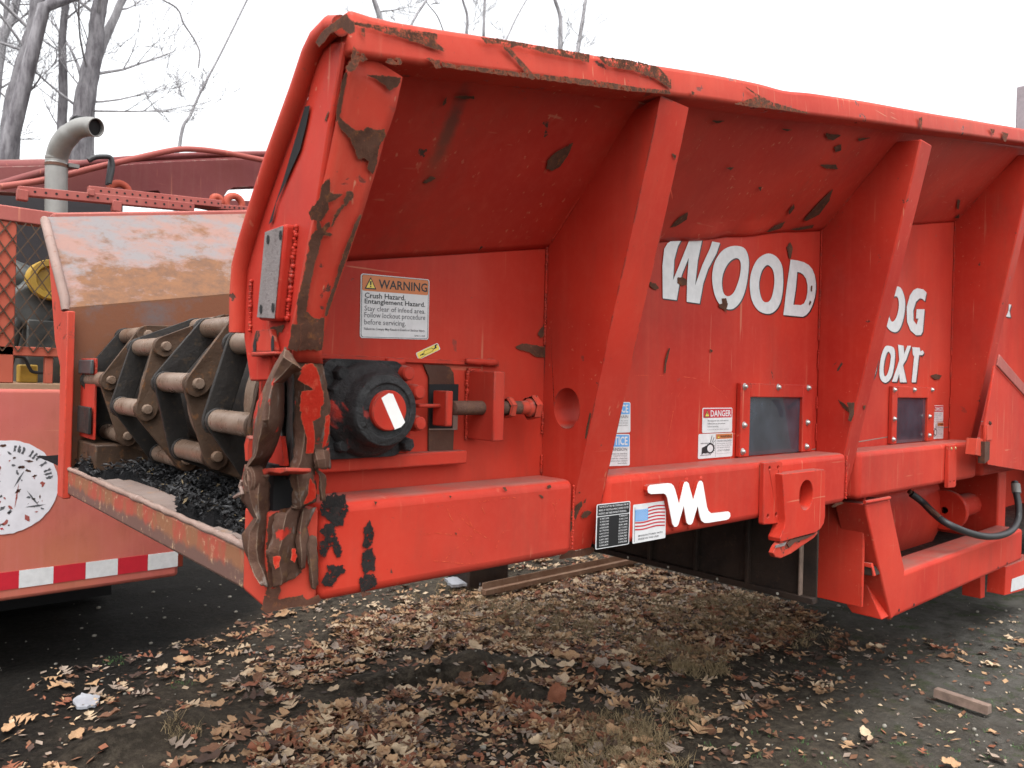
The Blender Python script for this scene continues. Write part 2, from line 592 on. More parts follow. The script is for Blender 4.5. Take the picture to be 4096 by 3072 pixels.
def jag(pts, amp, step=.012):
    """break a 3D outline into a ragged one, in its own plane"""
    out = []
    n = len(pts)
    c = sum(pts, Vector()) / n
    for i in range(n):
        a, b = pts[i], pts[(i + 1) % n]
        L_ = (b - a).length
        m = max(1, min(40, int(L_ / max(.0035, step * .45))))
        for k in range(m):
            q = a.lerp(b, k / m)
            dv = (q - c)
            dv = dv.normalized() if dv.length > 1e-6 else dv
            e = noise.noise(q * 90) * 1.1 + noise.noise(q * 300) * .8 + random.uniform(-.45, .45)
            out.append(q + dv * amp * e)
    return out


def grow(pts, e):
    c = sum(pts, Vector()) / len(pts)
    return [q + (q - c).normalized() * e for q in pts]


def patch_mat(name, a, b, c, rim, rough):
    n = N(name)
    at = n.new('Attribute')
    at.attribute_name = 'core'
    mk = n.math('ADD', at.outputs['Fac'], n.math('MULTIPLY', n.math('SUBTRACT', n.noise(75, 6, .7), .5), 1.5))
    mk = n.math('ADD', mk, n.math('MULTIPLY', n.math('SUBTRACT', n.noise(320, 3, .6), .5), .7))
    col = n.mix(n.ramp(n.noise(14, 5, .65), .36, .64), a, b)
    col = n.mix(n.ramp(n.noise(55, 6, .75), .54, .70), col, c)
    if rim: col = n.mix(n.ramp(mk, .44, .62, .85, 0), col, rim)
    n.set(Base_Color=col, Roughness=rough, Alpha=n.ramp(mk, .42, .45), Specular_IOR_Level=.12)
    n.bump(n.noise(90, 6, .7), .5, .004)
    return n.m


P_RUST = patch_mat('rust_patch_steel', (.062, .027, .018), (.105, .050, .034), (.18, .070, .028), (.26, .075, .04), .9)
P_GREASE = patch_mat('grease_smear_black', (.012, .011, .011), (.026, .022, .021), (.06, .03, .025), None, .7)
P_RED = patch_mat('remnant_red', (.46, .03, .016), (.40, .022, .012), (.5, .07, .04), (.5, .16, .09), .45)


def patches(name, parent, plane, lists, mat=None, amp=.004, rim=.003, off=.0, ring=.003, cv=.80):
    m = MB()
    core = []
    for ip, (fr, pts) in enumerate(lists):
        P = jag(plane.poly(fr, pts, .0016 + off + ip * .00012), amp * .6, max(.006, amp * 2.2))
        k = len(P)
        ar = sum((P[i - 1] - P[0]).cross(P[i] - P[0]).dot(plane.n) for i in range(k))
        sg = 1 if ar > 0 else -1
        O = []
        for i in range(k):
            t = (P[(i + 2) % k] - P[i - 2]).normalized()
            O.append(P[i] + t.cross(plane.n) * sg * ring - plane.n * .0004)
        tr = tessellate_polygon([P])
        m.add(P, tr, 0)
        m.add(P + O, [(i, (i + 1) % k, k + (i + 1) % k, k + i) for i in range(k)], 0)
        core += [cv] * k + [cv * .85] * k + [0.0] * k
    o = m.build(name, [mat or P_RUST], parent, fix=False, smooth=None)
    a_ = o.data.attributes.new('core', 'FLOAT', 'POINT')
    a_.data.foreach_set('value', core)
    o['kind'] = 'stuff'
    return o


TXT = {}


def text(m, s, o, du, dv, mi=0, bold=0.0, shear=0.0):
    """fill the box o, du (along the line), dv (height) with the string s"""
    key = (s, bold, shear)
    if key not in TXT:
        cu = bpy.data.curves.new('t', 'FONT')
        cu.body, cu.resolution_u, cu.offset, cu.shear = s, 2, bold, shear
        ob = bpy.data.objects.new('t', cu)
        me = bpy.data.meshes.new_from_object(ob)
        vs = [q.co.copy() for q in me.vertices]
        fs = [tuple(p_.vertices) for p_ in me.polygons]
        bpy.data.objects.remove(ob); bpy.data.curves.remove(cu); bpy.data.meshes.remove(me)
        x0, x1 = min(q.x for q in vs), max(q.x for q in vs)
        y0, y1 = min(q.y for q in vs), max(q.y for q in vs)
        TXT[key] = ([((q.x - x0) / (x1 - x0), (q.y - y0) / (y1 - y0)) for q in vs], fs)
    vs, fs = TXT[key]
    m.add([o + du * a + dv * b for a, b in vs], fs, mi)


def rounded(o, du, dv, r, seg=4):
    lu, lv = du.length, dv.length
    u, v = du.normalized(), dv.normalized()
    pts = []
    for (cx, cy, a0) in ((lu - r, lv - r, 0), (r, lv - r, 90), (r, r, 180), (lu - r, r, 270)):
        for k in range(seg + 1):
            a = math.radians(a0 + 90 * k / seg)
            pts.append(o + u * (cx + r * math.cos(a)) + v * (cy + r * math.sin(a)))
    return pts


def circle(c, u, v, r, seg=24, r2=None):
    return [c + u * math.cos(2 * math.pi * k / seg) * r + v * math.sin(2 * math.pi * k / seg) * (r2 or r) for k in range(seg)]


X_, Y_, Z_ = Vector((1, 0, 0)), Vector((0, 1, 0)), Vector((0, 0, 1))

# ================================================================== GROUND
def ground_h(x, y):
    h = noise.noise(Vector((x * .6, y * .6, 1))) * .03 + noise.noise(Vector((x * 2.3, y * 2.3, 5))) * .02 + noise.noise(Vector((x * 7, y * 7, 9))) * .009
    for (ax, ay), (bx, by), hh, wd in RUTS:
        vx, vy = bx - ax, by - ay
        t = max(0, min(1, ((x - ax) * vx + (y - ay) * vy) / (vx * vx + vy * vy)))
        dd = math.hypot(x - ax - vx * t, y - ay - vy * t)
        h += hh * math.exp(-(dd / wd) ** 2)
    return h


def g2(fr, x, y):
    q = GROUND.at(fr, x, y)
    return (q.x, q.y)


RUTS = [(g2('K', 340, 740), g2('K', 950, 640), .05, .10), (g2('K', 950, 640), g2('K', 1700, 720), .035, .12),
        (g2('K', 560, 860), g2('K', 1150, 790), .05, .10), (g2('K', 1150, 790), g2('K', 1750, 900), .03, .10),
        (g2('K', 600, 760), g2('K', 1200, 730), -.045, .10), (g2('J', 480, 1130), g2('J', 1080, 950), .05, .10)]


def spaced():
    xs = [-400, -200, -90, -40, -18, -8, -4, -2]
    x = -1.0
    while x < 7.5:
        xs.append(x); x += .05
    xs += [8.5, 10, 13, 18, 28, 50, 100, 220, 420]
    ys = [-200, -80, -30, -12, -5, -2, -.5]
    y = .3
    while y < 7.5:
        ys.append(y); y += .05
    ys += [8.5, 10, 13, 18, 28, 50, 100, 220, 420]
    return xs, ys


xs, ys = spaced()
m = MB()
m.grid([[(x, y, ground_h(x, y)) for x in xs] for y in ys])
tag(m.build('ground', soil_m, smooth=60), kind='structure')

# ================================================================== THE GRINDER
G = thing('wood_grinder', (.62, 2.25, 0), 'red steel wood grinder with flared ribbed hopper, white lettering and a torn rusty front corner', 'machine')
XE = 7.4
# --- vertical side plate
m = MB()
xs_ = [.66 + i * (XE - .66) / 40 for i in range(41)]
m.prism([Vector((x, WY, 1.055)) for x in (.66, XE)] + [Vector((XE, WY, foldz(XE))), Vector((.66, WY, foldz(.66)))], (0, .012, 0))
wall = m.build('side_plate', red, G)
# --- flared upper plate with its dents
m = MB()
rows = []
for j in range(25):
    t = j / 24 * 1.13
    row = []
    for i in range(150):
        x = .66 + (XE - .66) * i / 149
        q = Vector((x, WY + (JY - WY) * t, foldz(x) + .30 * t))
        dn = noise.noise(Vector((x * 1.7, t * 1.5, 3))) * .006 + noise.noise(Vector((x * 5, t * 3, 8))) * .002
        if 1.75 < x < 2.75:                                     # the crumpled crease above the lettering
            dn += .016 * math.exp(-((t - .06) / .07) ** 2) * math.sin((x - 1.75) * math.pi) * (.7 + .5 * math.sin(x * 21))
        row.append(q + FLARE.n * dn)
    rows.append(row)
m.grid(rows)
sa, sb_ = FLARE.at('H', 880, 560), FLARE.at('H', 740, 900)
flare_m = paint('stained_red_paint', RED1, RED2, stains=((sa.lerp(sb_, .4), sb_ - sa, .16, .032, (.09, .03, .022), .8), (sa.lerp(sb_, .9), sb_ - sa, .16, .05, (.2, .06, .03), .35)))
flare = m.build('flared_plate', flare_m, G, smooth=70, solid=.008)
# --- top flange (square tube along the rim)
m = MB()
lo, hi = [], []
NX = 160
prof = [(FLY, 0), (JY, .004), (JY, .072), (FLY + .008, .072)]
rows = []
for i in range(NX + 1):
    x = .626 + (XE - .626) * i / NX
    z = flz(x)
    w1 = noise.noise(Vector((x * 2.1, 0, 0))) * .005
    w2 = -.010 * math.exp(-((x - 2.03) / .10) ** 2)
    lip = .03 * math.exp(-((x - .612) / .05) ** 2)
    rows.append([Vector((x, y + w1 * .15 - w2 * .2, z + dz * (1 + lip * 4) + w1 + (w2 if dz > .05 else 0) * .6)) for (y, dz) in prof] )
rows = [r_ + [r_[0]] for r_ in rows]
m.grid(rows)
m.f.append(tuple(range(4))); m.mi.append(0)
flange = m.build('top_flange', red_worn, G, bevel=.012, seg=3, smooth=50)
bm = bmesh.new(); bm.from_mesh(flange.data); bmesh.ops.remove_doubles(bm, verts=bm.verts, dist=.0005); bmesh.ops.recalc_face_normals(bm, faces=bm.faces)
bm.to_mesh(flange.data); bm.free()
# --- ribs
def rib(x, w, yb, zb, yt, zt, hole=False):
    m = MB()
    jz = jointz(x)
    prof = [(WY, 1.05), (WY, foldz(x)), (JY, jz), (yt, zt), (yb + (zb - 1.05) * (yb - yt) / (zt - zb), 1.05)]
    # ragged, slightly bent outer edge
    a, b = prof[4], prof[3]
    edge = []
    for k in range(1, 14):
        t = k / 14
        edge.append((b[0] + (a[0] - b[0]) * t + noise.noise(Vector((x, t * 5, 0))) * .004, b[1] + (a[1] - b[1]) * t))
    prof = prof[:4] + edge + prof[4:]
    loops = [[Vector((x, y, z)) for y, z in prof]]
    if hole:
        loops.append(circle(Vector((x, 1.410, 1.433)), Y_, Z_, .047, 28, .054))
    m.prism(loops, (w, 0, 0))
    return m.build('rib', red, G, bevel=.006)


r1 = rib(1.46, .112, 1.405, 1.077, 1.128, 2.186, True)
r2 = rib(3.02, .108, 1.421, 1.05, 1.122, 2.442)
r3 = rib(4.52, .108, 1.43, 1.05, 1.135, 2.72)
r4 = rib(6.05, .108, 1.43, 1.05, 1.14, 3.0)
# weld beads running up the inner corner of the ribs
def bead(m, a, b, r=.005, mi=0, step=.011):
    a, b = Vector(a), Vector(b)
    r *= .82
    n = max(2, int((b - a).length / (r * 1.05)))
    for i in range(n):
        q = a.lerp(b, (i + .5) / n) + Vector([random.uniform(-1, 1) * r * .22 for _ in range(3)])
        m.blob(q, r * random.uniform(.75, 1.2), 7, mi)


for x, o in ((1.46, r1), (3.02, r2), (4.52, r3)):
    m = MB()
    z0 = foldz(x)
    for a, b in ((1.29, 1.36), (1.42, 1.47), (1.58, 1.66), (1.70, z0)) if x > 2 else ((1.25, 1.30), (1.36, 1.42), (1.60, z0)):
        bead(m, (x - .004, WY - .004, a), (x - .004, WY - .004, b), .005)
    bead(m, (x - .004, WY - .02, z0 + .015), (x - .004, WY - .12, z0 + .12), .005)
    m.build('weld_bead', red_low, o, fix=False, smooth=60)
# black gap where the weld has cracked
m = MB()
m.prism(WALL.poly('D', [(1800, 830), (1816, 900), (1812, 1440), (1798, 1440), (1803, 1000)], .003), (0, 0, 0))
m.build('crack', dark_fill, wall, fix=False, smooth=None)
# --- lower beam in its lengths
def beam(x0, x1, mat=red, z1=1.25, z0=1.054):
    m = MB()
    m.box((x0, BY, z0), (x1, WY - .001, z1))
    return m.build('lower_beam', mat, G, bevel=.022, seg=4)


b0 = beam(.726, 1.452)
m = MB()
bead(m, (1.447, BY - .001, 1.07), (1.447, BY - .001, 1.235), .004)
m.build('weld_bead', red_low, b0, fix=False, smooth=60)
b1 = beam(1.575, 3.012)
b2 = beam(3.13, 4.535)
b3 = beam(4.64, 6.04)
m = MB()
bead(m, (3.008, BY - .001, 1.07), (3.008, BY - .001, 1.24), .006)
m.build('weld_bead', red_low, b1, fix=False, smooth=60)

# --- the front corner post: front plate, outer plate, rolled pipe
front_pts = [(1.130, 2.050), (1.169, 1.921), (1.215, 1.757), (1.250, 1.630), (1.268, 1.575), (1.31, 1.535), (1.345, 1.52), (1.372, 1.545), (1.375, 1.49), (1.465, 1.487),
             (1.500, 1.575), (1.500, 1.72), (1.40, 1.835), (1.31, 1.93), (1.25, 1.985), (1.222, 2.075)]
m = MB()
m.prism([Vector((.62, y, z)) for y, z in front_pts], (.012, 0, 0))
post = m.build('corner_post', red, G, bevel=.004)
lp = [('Q', 505, 445), ('Q', 430, 700), ('Q', 375, 950), ('Q', 330, 1200), ('Q', 240, 1650), ('O', 770, 500), ('O', 700, 850), ('O', 640, 1200), ('M', 690, 0), ('M', 690, 150), ('M', 700, 400)]
rp = [('Q', 960, 730), ('Q', 895, 1030), ('Q', 835, 1210), ('Q', 790, 1310), ('Q', 725, 1560), ('O', 1240, 380), ('O', 1120, 740), ('O', 960, 1200), ('O', 885, 1480), ('M', 1000, 300), ('M', 1015, 420)]
L = [POST.at(*q) for q in lp]
Rr = [POST.at(*q) for q in rp]
rows = []
for i in range(len(L)):
    rows.append([L[i].lerp(Rr[i], k / 6) + POST.n * (noise.noise(Vector((i * .6, k * .7, 2))) * .003) for k in range(7)])
m = MB()
m.grid(rows)
oplate = m.build('outer_plate', red_worn, post, smooth=50, solid=.01)
m = MB()
pp_ = [(1.122, 2.070), (1.150, 2.078), (1.196, 2.070), (1.222, 2.052), (1.266, 2.000), (1.366, 1.896), (1.425, 1.825), (1.473, 1.762), (1.502, 1.716), (1.509, 1.65), (1.509, 1.583)]
m.tube([(.612, y, z) for y, z in pp_], [.0165] + [.018] * 9 + [.017], 14)
pipe = m.build('rolled_edge_pipe', red_worn, post, smooth=60)
m = MB()
m.prism([POSTF.at(*q, .004) for q in [('d', 0, 0)]] * 0 + [POSTF.at(f_, x, y, .004) for f_, x, y in
        [('Q', 45, 1010), ('Q', 95, 1000), ('Q', 60, 1180), ('Q', 0, 1420), ('O', 440, 260), ('O', 400, 440), ('O', 365, 470), ('O', 420, 300), ('O', 500, 60)]], (0, 0, 0))
patches('rust_patch', pipe, PXp(.594), [('Q', [(150, 400), (210, 300), (330, 210), (430, 140), (500, 210), (520, 300), (470, 320), (400, 250), (300, 300), (180, 440)])], amp=.003, ring=.004)
m.build('slit', dark_fill, post, fix=False, smooth=None)

# bolted grey pad on the post
PADF = PXp(.597)
m = MB()
c4 = [('O', 340, 530), ('O', 515, 468), ('O', 430, 1372), ('O', 262, 1362)]
q4 = [PADF.at(*q) for q in c4]
c = sum(q4, Vector()) / 4
m.prism([c + (q - c) * 1.03 for q in q4], (.0225, 0, 0))
pad = m.build('mounting_pad', red, post, bevel=.007, seg=3)
m = MB()
f4 = [c + (q - c) * .97 - X_ * .002 for q in q4]
m.prism(f4, (.001, 0, 0))
m.build('pad_face', pad_grey, pad, bevel=0)
m = MB()
for x, y in ((357, 610), (476, 570), (290, 1270), (404, 1257)):
    q = PADF.at('O', x, y, .0035)
    m.prism(circle(q, Y_, Z_, .0058, 14, .0085), (.0003, 0, 0))
m.build('bolt_hole', dark_fill, pad, smooth=None)
m = MB()
bead(m, POSTF.at('O', 645, 475) - X_ * .003, POSTF.at('O', 562, 1375) - X_ * .003, .0062, 0, .0085)
bead(m, POSTF.at('O', 215, 1000) - X_ * .004, POSTF.at('O', 205, 1480) - X_ * .003, .0048, 0, .0075)
m.build('weld_bead', red_low, post, fix=False, smooth=60)
# red tab with two holes and its bracket
m = MB()
m.prism(PXp(.606).poly('M', [(275, 60), (440, 40), (490, 290), (235, 300), (232, 200)]), (.014, 0, 0))
m.build('red_tab', red_worn, post, bevel=.003)
m = MB()
m.prism(PXp(.60).poly('M', [(225, 300), (490, 290), (495, 330), (230, 350)]), (.02, 0, 0))
m.build('red_tab', red_worn, post, bevel=.003)
m = MB()
for x, y in ((270, 240), (468, 210)):
    m.prism(circle(PXp(.604).at('M', x, y), Y_, Z_, .0065, 12, .016), (.0006, 0, 0))
m.build('bolt_hole', dark_fill, post, smooth=None)
m = MB()
m.prism(PXp(.63).poly('M', [(215, 365), (495, 360), (470, 450), (400, 620), (350, 610), (290, 625), (240, 600), (212, 500)]), (.01, 0, 0))
m.build('red_bracket', red, post, bevel=.003)

# --- torn and crumpled plates at the corner
def torn(name, P_, mat, nrm, amp=.005, rag=.0035, thick=.0035, parent=None, notch=.0):
    """a crumpled plate: measured rows resampled, creased and ragged at its border"""
    # straight between the measured folds, so that every fold is a crease
    def lin(p, n=4): return [p[i].lerp(p[i + 1], k / n) for i in range(len(p) - 1) for k in range(n)] + [p[-1]]
    P2 = []
    fold_ = [random.choice((-1, 1)) * random.uniform(.7, 1.4) for _ in P_[0]]
    for i, r_ in enumerate(P_):
        q_ = [q.copy() for q in r_]
        for j in range(1, len(q_) - 1):
            q_[j] += nrm * amp * (1.3 * fold_[j] * (.7 + .6 * math.sin(i * .8 + j * 2)) + random.uniform(-.35, .35))
        P2.append(q_)
    A_ = [lin(r_) for r_ in P2]
    cols = [lin([A_[i][j] for i in range(len(A_))]) for j in range(len(A_[0]))]
    nr, nc = len(cols[0]), len(cols)
    rows = []
    for i in range(nr):
        row = []
        for j in range(nc):
            q = cols[j][i].copy()
            d_ = (1 - 2.4 * abs(noise.noise(q * 14 + Vector((3, 1, 7))))) * amp * .5 + noise.noise(q * 70) * amp * .10
            q += nrm * d_
            if i in (0, nr - 1) or j in (0, nc - 1):
                a = cols[min(max(j, 1), nc - 2)][min(max(i, 1), nr - 2)]
                o_ = q - a
                if o_.length > 1e-6: q += o_.normalized() * rag * (noise.noise(q * 60) * 1.3 + noise.noise(q * 190) * .8)
            row.append(q)
        rows.append(row)
    m = MB()
    m.grid(rows)
    return m.build(name, mat, parent or post, smooth=24, solid=thick, fix=False)


def spline(p, n=6):
    out_ = []
    for i in range(len(p) - 1):
        p0, p1, p2, p3 = p[max(i - 1, 0)], p[i], p[i + 1], p[min(i + 2, len(p) - 1)]
        for k in range(n):
            t = k / n
            out_.append(.5 * (2 * p1 + (p2 - p0) * t + (2 * p0 - 5 * p1 + 4 * p2 - p3) * t * t + (3 * p1 - p0 - 3 * p2 + p3) * t ** 3))
    return out_ + [p[-1]]


def sheet(name, rows, mat, thick=.005, rip=.0, sub=2, parent=None):
    """rows of (frame, x, y, X-depth) measured across the torn plate"""
    return torn(name, [[PXp(q[3]).at(q[0], q[1], q[2]) for q in r_] for r_ in rows], mat, -X_)


def torn_m():
    n = N('torn_brown_steel')
    col = n.mix(n.ramp(n.noise(8, 6, .65), .36, .64), (.070, .033, .022), (.125, .070, .050))
    col = n.mix(n.ramp(n.noise(30, 6, .75), .55, .70), col, (.15, .082, .04))
    col = n.mix(n.ramp(n.noise(16, 5, .7, n.map((3, 3, .8))), .58, .70), col, (.20, .165, .145))
    geo = n.new('NewGeometry')
    bev = n.new('Bevel', samples=4)
    bev.inputs['Radius'].default_value = .004
    dt = n.new('VectorMath', operation='DOT_PRODUCT')
    n.link(bev.outputs[0], dt.inputs[0]); n.link(geo.outputs['Normal'], dt.inputs[1])
    e = n.ramp(n.math('SUBTRACT', 1.0, dt.outputs['Value']), .05, .3, 0, .75)
    col = n.mix(e, col, (.36, .27, .20))
    rp = n.math('MULTIPLY', n.ramp(n.noise(9, 6, .6), .58, .60), n.ramp(n.noise(40, 4, .7), .35, .45))
    col = n.mix(rp, col, (.40, .03, .018))
    n.set(Base_Color=col, Roughness=n.ramp(n.noise(24, 4), .3, .7, .6, .95), Specular_IOR_Level=.15)
    n.bump(n.noise(70, 6, .7), .6, .005)
    return n.m


TORN = torn_m()
sheet('torn_sheet', [
    [('M', 630, 250, .60), ('M', 660, 270, .585), ('M', 700, 330, .60), ('M', 720, 400, .625)],
    [('M', 560, 330, .60), ('M', 630, 360, .575), ('M', 700, 420, .585), ('M', 780, 490, .61)],
    [('M', 480, 470, .60), ('M', 560, 480, .575), ('M', 630, 510, .58), ('M', 690, 540, .62)],
    [('M', 400, 640, .60), ('M', 460, 640, .58), ('M', 520, 640, .58), ('M', 575, 640, .62)],
    [('M', 300, 860, .595), ('M', 400, 850, .58), ('M', 510, 840, .58), ('M', 600, 830, .625)],
    [('M', 260, 1060, .595), ('M', 390, 1050, .575), ('M', 510, 1040, .59), ('M', 595, 1040, .63)],
    [('M', 262, 1250, .595), ('M', 370, 1250, .58), ('M', 470, 1230, .60), ('M', 560, 1200, .63)],
    [('M', 262, 1450, .60), ('M', 330, 1460, .59), ('M', 420, 1440, .61), ('M', 480, 1400, .63)],
    [('M', 190, 1560, .60), ('M', 250, 1560, .595), ('M', 330, 1560, .61), ('M', 410, 1540, .63)],
    [('M', 165, 1680, .60), ('M', 230, 1680, .595), ('M', 290, 1680, .61), ('M', 330, 1690, .62)]], TORN)
sheet('torn_sheet', [          # dark inner fold
    [('M', 600, 540, .66), ('M', 660, 520, .67), ('M', 720, 520, .66)],
    [('M', 590, 800, .66), ('M', 650, 800, .68), ('M', 722, 800, .66)],
    [('M', 570, 1150, .66), ('M', 640, 1150, .68), ('M', 715, 1150, .66)],
    [('M', 600, 1500, .65), ('M', 640, 1500, .67), ('M', 700, 1500, .65)],
    [('M', 610, 1700, .65), ('M', 640, 1700, .66), ('M', 690, 1700, .65)]], steel_dark)


def pr(off, *pts): return [POST.at(f_, x, y, off + o_) for f_, x, y, o_ in pts]


def psheet(name, rows, mat, thick=.005, sub=2):
    return torn(name, [[POST.at(f_, x, y, o_) for f_, x, y, o_ in r_] for r_ in rows], mat, POST.n, .0045)


low_plate = psheet('torn_sheet', [
    [('M', 700, 380, 0), ('M', 800, 390, .0), ('M', 900, 400, .0), ('M', 1012, 400, 0)],
    [('M', 712, 560, -.004), ('M', 820, 560, .010), ('M', 930, 560, .006), ('M', 1045, 560, 0)],
    [('M', 720, 740, -.006), ('M', 830, 740, .012), ('M', 960, 740, .010), ('M', 1075, 740, 0)],
    [('M', 718, 950, -.004), ('M', 830, 950, .016), ('M', 970, 950, .012), ('M', 1102, 950, -.002)],
    [('M', 708, 1150, 0), ('M', 830, 1150, .020), ('M', 970, 1150, .014), ('M', 1095, 1150, -.002)],
    [('M', 705, 1330, .006), ('M', 820, 1330, .024), ('M', 950, 1330, .010), ('M', 1085, 1330, 0)],
    [('M', 690, 1500, .012), ('M', 790, 1510, .030), ('M', 900, 1510, .014), ('M', 940, 1480, .004)],
    [('M', 655, 1600, .016), ('M', 750, 1620, .034), ('M', 860, 1630, .018), ('M', 920, 1620, .006)],
    [('N', 665, 130, .016), ('N', 760, 150, .034), ('N', 860, 150, .022), ('N', 935, 150, .006)],
    [('N', 690, 290, .014), ('N', 770, 300, .030), ('N', 860, 300, .022), ('N', 945, 290, .006)],
    [('N', 705, 480, .010), ('N', 790, 480, .026), ('N', 860, 450, .020), ('N', 945, 420, .006)],
    [('N', 690, 500, .02), ('N', 760, 520, .016), ('N', 800, 500, .010), ('N', 840, 470, .004)]], TORN)
CAP = PYp(BY)


def csheet(name, rows, mat):
    return torn(name, [[CAP.at(f_, x, y, o_ + .003) for f_, x, y, o_ in r_] for r_ in rows], mat, CAP.n, .0045)


csheet('torn_sheet', [          # the tongue hanging over the end cap
    [('N', 505, 570, .018), ('N', 600, 540, .022), ('N', 690, 500, .022), ('N', 770, 500, .010)],
    [('N', 470, 700, .016), ('N', 570, 690, .026), ('N', 660, 680, .024), ('N', 755, 640, .008)],
    [('N', 460, 850, .016), ('N', 560, 850, .028), ('N', 650, 850, .024), ('N', 735, 840, .008)],
    [('N', 405, 980, .020), ('N', 530, 980, .026), ('N', 640, 970, .020), ('N', 735, 960, .006)],
    [('N', 440, 1120, .018), ('N', 540, 1120, .022), ('N', 650, 1110, .016), ('N', 745, 1090, .004)],
    [('N', 470, 1270, .012), ('N', 560, 1270, .016), ('N', 660, 1240, .010), ('N', 775, 1210, .002)],
    [('N', 480, 1390, .008), ('N', 540, 1350, .010), ('N', 620, 1320, .006), ('N', 700, 1275, .001)]], TORN)
sheet('torn_sheet', [           # brown plate left of the cavity
    [('N', 180, 20, .60), ('N', 250, 60, .595), ('N', 320, 120, .60), ('N', 440, 140, .61)],
    [('N', 150, 180, .60), ('N', 250, 200, .59), ('N', 340, 200, .60), ('N', 440, 220, .62)],
    [('N', 140, 400, .605), ('N', 250, 380, .59), ('N', 340, 380, .60), ('N', 440, 380, .625)],
    [('N', 205, 520, .606), ('N', 280, 520, .595), ('N', 350, 520, .605), ('N', 435, 520, .63)],
    [('N', 255, 620, .606), ('N', 310, 620, .598), ('N', 370, 620, .61), ('N', 440, 620, .63)],
    [('N', 150, 790, .606), ('N', 250, 770, .598), ('N', 350, 770, .61), ('N', 440, 780, .63)],
    [('N', 170, 950, .608), ('N', 260, 950, .60), ('N', 350, 950, .61), ('N', 420, 950, .63)],
    [('N', 220, 1080, .61), ('N', 290, 1090, .605), ('N', 360, 1100, .612), ('N', 425, 1110, .63)],
    [('N', 290, 1220, .612), ('N', 340, 1230, .608), ('N', 390, 1240, .614), ('N', 440, 1250, .63)],
    [('N', 370, 1340, .614), ('N', 395, 1350, .612), ('N', 415, 1360, .616), ('N', 450, 1380, .63)]], TORN)
psheet('torn_sheet', [          # twisted strips at the right edge
    [('M', 920, 1440, .01), ('M', 960, 1395, .016), ('M', 1020, 1370, .012), ('M', 1090, 1350, .004)],
    [('M', 930, 1520, .018), ('M', 980, 1500, .030), ('M', 1040, 1480, .024), ('M', 1105, 1480, .006)],
    [('M', 960, 1590, .018), ('M', 1000, 1600, .030), ('M', 1050, 1590, .024), ('M', 1112, 1575, .006)]], TORN)
psheet('torn_sheet', [
    [('N', 930, 60, .010), ('N', 955, 60, .016), ('N', 990, 100, .01)],
    [('N', 985, 140, .012), ('N', 1015, 150, .018), ('N', 1060, 150, .006)],
    [('N', 985, 280, .014), ('N', 1010, 280, .02), ('N', 1050, 270, .008)],
    [('N', 1000, 420, .014), ('N', 1025, 430, .02), ('N', 1048, 430, .010)]], TORN)
csheet('torn_sheet', [
    [('N', 770, 620, .012), ('N', 840, 520, .024), ('N', 940, 500, .010)],
    [('N', 745, 780, .016), ('N', 800, 740, .030), ('N', 850, 720, .012)],
    [('N', 725, 880, .018), ('N', 790, 850, .034), ('N', 870, 800, .014)],
    [('N', 735, 980, .018), ('N', 790, 970, .034), ('N', 842, 940, .014)],
    [('N', 755, 1090, .014), ('N', 790, 1090, .026), ('N', 830, 1060, .012)],
    [('N', 770, 1170, .010), ('N', 795, 1175, .018), ('N', 822, 1160, .008)]], TORN)
csheet('torn_sheet', [
    [('N', 850, 850, .004), ('N', 890, 830, .012), ('N', 950, 800, .004)],
    [('N', 845, 1000, .004), ('N', 890, 1000, .012), ('N', 955, 1000, .004)],
    [('N', 870, 1150, .003), ('N', 900, 1150, .010), ('N', 960, 1180, .003)],
    [('N', 880, 1300, .002), ('N', 910, 1310, .008), ('N', 950, 1320, .002)],
    [('N', 900, 1390, .002), ('N', 915, 1400, .004), ('N', 930, 1400, .002)]], TORN)
# red paint still clinging to the torn plates
patches('paint_remnant', low_plate, POST, [
    ('M', [(785, 500), (840, 450), (905, 430), (950, 480), (985, 600), (1010, 720), (1035, 860), (995, 905), (990, 1010), (940, 1045), (908, 1060), (925, 1180), (928, 1290), (915, 1405), (850, 1408),
           (860, 1240), (825, 1110), (800, 1030), (785, 880), (800, 745), (950, 725), (870, 660), (760, 605), (800, 540)]),
    ('N', [(890, 190), (935, 270), (943, 390), (860, 440), (825, 450), (870, 360), (880, 270)]),
    ('M', [(1065, 1010), (1095, 1000), (1085, 1200), (1050, 1330), (1030, 1350), (1055, 1200)])], P_RED, .002, 0, .022, .004, 1)
patches('paint_remnant', oplate, POST, [('M', [(790, 20), (830, 40), (815, 140), (780, 200), (778, 100)]), ('M', [(905, 100), (960, 60), (970, 90), (945, 220), (915, 260), (875, 205), (910, 170)])], P_RED, .002, 0, .005, .004)
patches('paint_remnant', post, CAP, [('N', [(690, 960), (720, 960), (735, 1040), (715, 1105), (685, 1080)]), ('N', [(480, 1050), (550, 1040), (540, 1150), (500, 1185)])], P_RED, .002, 0, .036, .004)
# pin boss with its hole, loose wire tags
m = MB()
q = PXp(.588).at('N', 212, 190)
m.lathe(q, (-1, 0, 0), [(.026, -.02), (.026, .0), (.022, .004), (.011, .004), (.010, -.01)], 18)
m.build('pin_boss', TORN, post)
m = MB()
m.tube([PXp(.59).at('N', x, y) for x, y in ((130, 200), (115, 260), (140, 340), (100, 355), (45, 385))], [.003, .004, .004, .004, .003], 6)
m.build('bent_wire', edge_rust, post)
m = MB()
m.tube([PXp(.61).at('M', x, y) for x, y in ((240, 1240), (225, 1330), (225, 1500))], [.010, .012, .010], 8)
m.build('torn_edge', red_worn, post)
